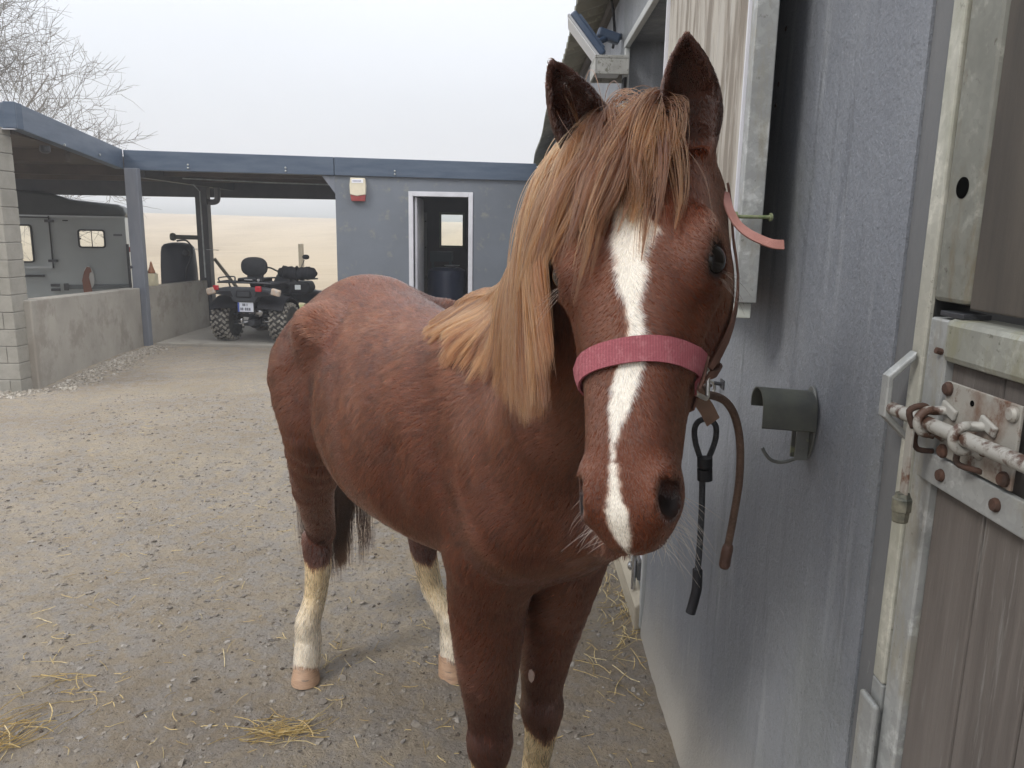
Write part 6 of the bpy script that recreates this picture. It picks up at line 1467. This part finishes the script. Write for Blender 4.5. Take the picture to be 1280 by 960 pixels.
black_rope = rope_mat('black_rope', (.018, .019, .022), (.03, .031, .034), 240)
def A(u, v, x): return at(u, v, x=x)
# brown braided lead: from the halter ring over in an arch and down along the wall
lead = empty('brown_lead_rope', tuple(A(905, 600, .47)), 'brown braided lead rope arching from the halter and hanging down the wall', 'lead rope')
def rope_px(seq, x_or_y, name, m, par, r_, n_=12, sub=8):
    pts = [at(u, v, y=yy) for (u, v, yy) in seq]; return MB().tube(smooth_path(pts, sub), r_, n_).build(name, m, par, smooth=True)
YR = 1.22
rope_px([(866, 497, YR - .12), (878, 494, YR - .06), (893, 495, YR), (908, 503, YR + .03), (919, 522, YR + .05), (925, 555, YR + .05), (924, 600, YR + .05), (917, 645, YR + .05), (910, 682, YR + .05)], 0, 'cord', brown_rope, lead, .0068)
pe = [at(911, 680, y=YR + .05), at(908, 692, y=YR + .05), at(905, 710, y=YR + .05)]; MB().tube(smooth_path(pe, 4), [.007, .0085, .0095, .0098, .0098, .0095, .0098, .0098, .0075], 12).build('end_cap', mat('leather_brown', (.075, .036, .024), (.11, .055, .036), scale=40, rough=.6, bump=.5), lead, smooth=True)
# black elastic tie with a loop
bt_ = empty('black_tie', tuple(at(877, 640, y=YR)), 'black elastic tie with a loop at its top, hanging beside the brown rope', 'tie')
rope_px([(876, 574, YR + .01), (870, 556, YR + .01), (868, 538, YR + .01), (873, 527, YR + .01), (884, 524, YR + .01), (894, 531, YR + .01), (895, 545, YR + .01), (891, 560, YR + .01), (884, 576, YR + .01)], 0, 'loop', black_rope, bt_, .0048)
rope_px([(880, 574, YR), (878, 600, YR), (877, 640, YR), (874, 690, YR), (871, 722, YR)], 0, 'cord', black_rope, bt_, .0052)
for v0, v1 in ((572, 584), (586, 600)):
    a, b_ = at(881, v0, y=YR), at(881, v1, y=YR); MB().tube([a, b_], .0125, 14).build('ferrule', black_m, bt_, smooth='auto')
pe = [at(872, 712, y=YR), at(871, 735, y=YR), at(867, 752, y=YR), at(863, 766, y=YR)]; MB().tube(smooth_path(pe, 4), .0085, 12).build('end_grip', black_m, bt_, smooth='auto')
# ================================================================== HALTER (children of the horse move with it, but it is a thing it wears)
hal = empty('halter', tuple(H(.30, 0, 0)), 'faded pink halter noseband with brown cheek strap worn by the pony', 'halter')
pink = mat('pink_webbing', (.36, .095, .115), (.28, .07, .085), scale=14, rough=.8, bump=.6, bscale=300, stretch=(1, 1, 1), spots=(.37, .125, .14), spot_scale=90, spot_amt=.45, bdist=.004)
t = pink.node_tree; b = t.nodes['Principled BSDF']; prev = b.inputs['Base Color'].links[0].from_socket
g_ = t.nodes.new('ShaderNodeTexCoord'); w_ = t.nodes.new('ShaderNodeTexWave'); w_.inputs['Scale'].default_value = 105; w_.inputs['Distortion'].default_value = 1.5; w_.inputs['Detail'].default_value = 2; t.links.new(g_.outputs['Object'], w_.inputs['Vector'])
t.links.new(mixc(t, maprange(t, w_.outputs['Fac'], .1, .9, 0, .38), prev, (.16, .035, .045)), b.inputs['Base Color'])
brownw = mat('brown_webbing', (.17, .085, .06), (.11, .055, .04), scale=30, rough=.8, bump=.6, bscale=260, bdist=.001)
def surf(P_, off):
    P_ = np.array(P_, float)
    for _ in range(10):
        d = sample(SDF, P_[None])[0]; g_ = grad(P_[None])[0]; P_ = P_ - g_ * (d - off)
    return P_
def band(path, width, across, m, name, par, off=.0045, th=.0028, proj=True):
    """strap lying on the skin: path points, width vector per point"""
    n_ = len(path); vs = []
    for i_, p in enumerate(path):
        w_ = across(i_) if callable(across) else across
        for q in (-.5, -.25, 0, .25, .5):
            c_ = np.array(p) + w_ * width * q
            if proj: c_ = surf(c_, off)
            g_ = grad(c_[None])[0] if proj else np.array([0, -1.0, 0])
            vs += [c_, c_ + g_ * th]
    fs = []
    for i_ in range(n_ - 1):
        a = i_ * 10; b_ = a + 10
        for j in range(4):
            fs += [(a + 2 * j, a + 2 * j + 2, b_ + 2 * j + 2, b_ + 2 * j), (a + 2 * j + 1, b_ + 2 * j + 1, b_ + 2 * j + 3, a + 2 * j + 3)]
        fs += [(a, b_, b_ + 1, a + 1), (a + 8, a + 9, b_ + 9, b_ + 8)]
    fs += [(0, 1, 3, 2), (2, 3, 5, 4), (4, 5, 7, 6), (6, 7, 9, 8)]; e = (n_ - 1) * 10; fs += [(e + 2 * j, e + 2 * j + 2, e + 2 * j + 3, e + 2 * j + 1) for j in range(4)]
    return MB().add([tuple(v) for v in vs], fs).build(name, m, par, smooth='auto')
s_n = .318
ring = []
for k in range(25):
    a = math.radians(-118 + 236 * k / 24); tilt = .018 * math.sin(a) * 1.0
    ring.append(H(s_n + .012 * (1 - math.cos(a)) - tilt * -1.0 * .55, math.sin(a) * .075, -.055 + math.cos(a) * .075))
band(ring, .029, hs, pink, 'noseband', hal, off=.0048)
ring2 = []
for k in range(13):
    a = math.radians(118 + 124 * k / 12); ring2.append(H(s_n + .035, math.sin(a) * .075, -.075 + math.cos(a) * .075))
band(ring2, .022, hs, brownw, 'chin_strap', hal, off=.004)
for sd_ in (1, -1):
    sq = surf(H(s_n + .012 - .0 * sd_, sd_ * .085, -.085), .006); a_, b_2 = hs * .018, unit(np.cross(hs, grad(sq[None])[0])) * .013; pts = [sq + a_ * c1 + b_2 * c2 for c1, c2 in ((-1, -.8), (-.8, -1), (.8, -1), (1, -.8), (1, .8), (.8, 1), (-.8, 1), (-1, .8))]
    MB().tube(pts, .0028, 8, closed=True).build('square_ring', nickel, hal)
    cheek = [H(s_n - .01 - (s_n - .05) * q, sd_ * (.088 - .0 * q), -.095 - .03 * math.sin(q * 3)) for q in np.linspace(0, 1, 12)]
    band(cheek, .016, unit(hn), brownw, 'cheek_strap', hal, off=.0045)
    thr = [H(s_n + .0 - .06 * q, sd_ * (.085 - .03 * q), -.10 - .09 * q) for q in np.linspace(0, 1, 6)]
    band(thr, .014, hs, brownw, 'throat_strap', hal, off=.004)
# keeper tab on the left side of the noseband, loose leather tab and knot under the cheek
kp = surf(H(s_n + .010, -.078, -.05), .008)
band([H(s_n - .014 + .045 * q, -.080, -.058) for q in np.linspace(0, 1, 5)], .012, unit(hn), brownw, 'keeper', hal, off=.0085)
q0 = at(868, 492, y=1.02)
tabp = [at(866, 486, y=.97), at(874, 497, y=.975), at(884, 512, y=.98), at(892, 528, y=.985)]
vs = []; wv = RT * .0105 * .8 + UP * .006
for p in tabp:
    p = np.array(p)
    for s1 in (-1, 1):
        for s2 in (0, -1): vs.append(p + wv * s1 + np.array([0, -1, 0]) * .003 * s2)
fs = []
for i_ in range(3):
    a = i_ * 4; b_ = a + 4; fs += [(a, a + 2, b_ + 2, b_), (a + 1, b_ + 1, b_ + 3, a + 3), (a, b_, b_ + 1, a + 1), (a + 2, a + 3, b_ + 3, b_ + 2)]
fs += [(0, 1, 3, 2), (12, 14, 15, 13)]
MB().add([tuple(v) for v in vs], fs).build('leather_tab', mat('tan_leather', (.20, .12, .085), (.15, .09, .06), scale=30, rough=.6), hal, bevel=.001)
kn = [at(862, 478, y=1.0), at(872, 484, y=.99), at(880, 492, y=1.0), at(872, 502, y=1.01), at(862, 498, y=1.02), at(858, 488, y=1.01)]
MB().tube(smooth_path(kn, 5), .0062, 10).build('lead_knot', brown_rope, hal, smooth=True)
MB().tube(smooth_path([at(872, 492, y=1.0), at(880, 484, y=1.4), at(888, 482, y=1.8)], 5), .0045, 8).build('snap_cord', brown_rope, hal, smooth=True)
MB().tube(smooth_path([at(868, 496, y=1.0), at(876, 494, y=1.08), at(884, 494, y=1.16)], 4), .0068, 10).build('rope_start', brown_rope, hal, smooth=True)
# loose end of the crown strap curling out beside the cheek
ce = [at(906, 240, y=.99), at(912, 262, y=.96), at(922, 280, y=.94), at(936, 292, y=.93), at(952, 300, y=.925), at(966, 305, y=.92), at(980, 306, y=.92)]
sm_ = smooth_path(ce, 4); vs = []
for i_, p in enumerate(sm_):
    p = np.array(p); d_ = np.array(sm_[min(i_ + 1, len(sm_) - 1)]) - np.array(sm_[max(i_ - 1, 0)]); d_ /= np.linalg.norm(d_); wv = unit(np.cross(d_, np.array([0.25, -.9, .35]))) * .0058; nv_ = unit(np.cross(wv, d_)) * .0014
    vs += [p + wv + nv_, p - wv + nv_, p - wv - nv_, p + wv - nv_]
fs = [(0, 1, 2, 3), tuple(len(vs) - 4 + k for k in (3, 2, 1, 0))]
for i_ in range(len(sm_) - 1):
    a = i_ * 4; b_ = a + 4
    for j in range(4): fs.append((a + j, a + (j + 1) % 4, b_ + (j + 1) % 4, b_ + j))
MB().add([tuple(v) for v in vs], fs).build('strap_end', mat('faded_strap', (.44, .22, .19), (.36, .17, .14), scale=30, rough=.85, bump=.6, bscale=260, bdist=.001), hal, bevel=.0006)

# ================================================================== MIST: one closed box of air round the whole place
mist = bpy.data.materials.new('mist'); mist.use_nodes = True; t = mist.node_tree; t.nodes.clear(); o_ = t.nodes.new('ShaderNodeOutputMaterial'); v_ = t.nodes.new('ShaderNodeVolumePrincipled')
v_.inputs['Color'].default_value = (.93, .95, .99, 1); v_.inputs['Density'].default_value = .0040; v_.inputs['Anisotropy'].default_value = .2; t.links.new(v_.outputs[0], o_.inputs['Volume'])
try: mist.volume_sampling_method = 'EQUIANGULAR'
except Exception:
    try: mist.cycles.volume_sampling = 'EQUIANGULAR'
    except Exception: pass
hz_ = MB().bb((-760, -340, -4), (760, 1060, 16)).build('haze', mist, None); hz_['kind'] = 'stuff'
print("total", round(time.time() - T0, 1))
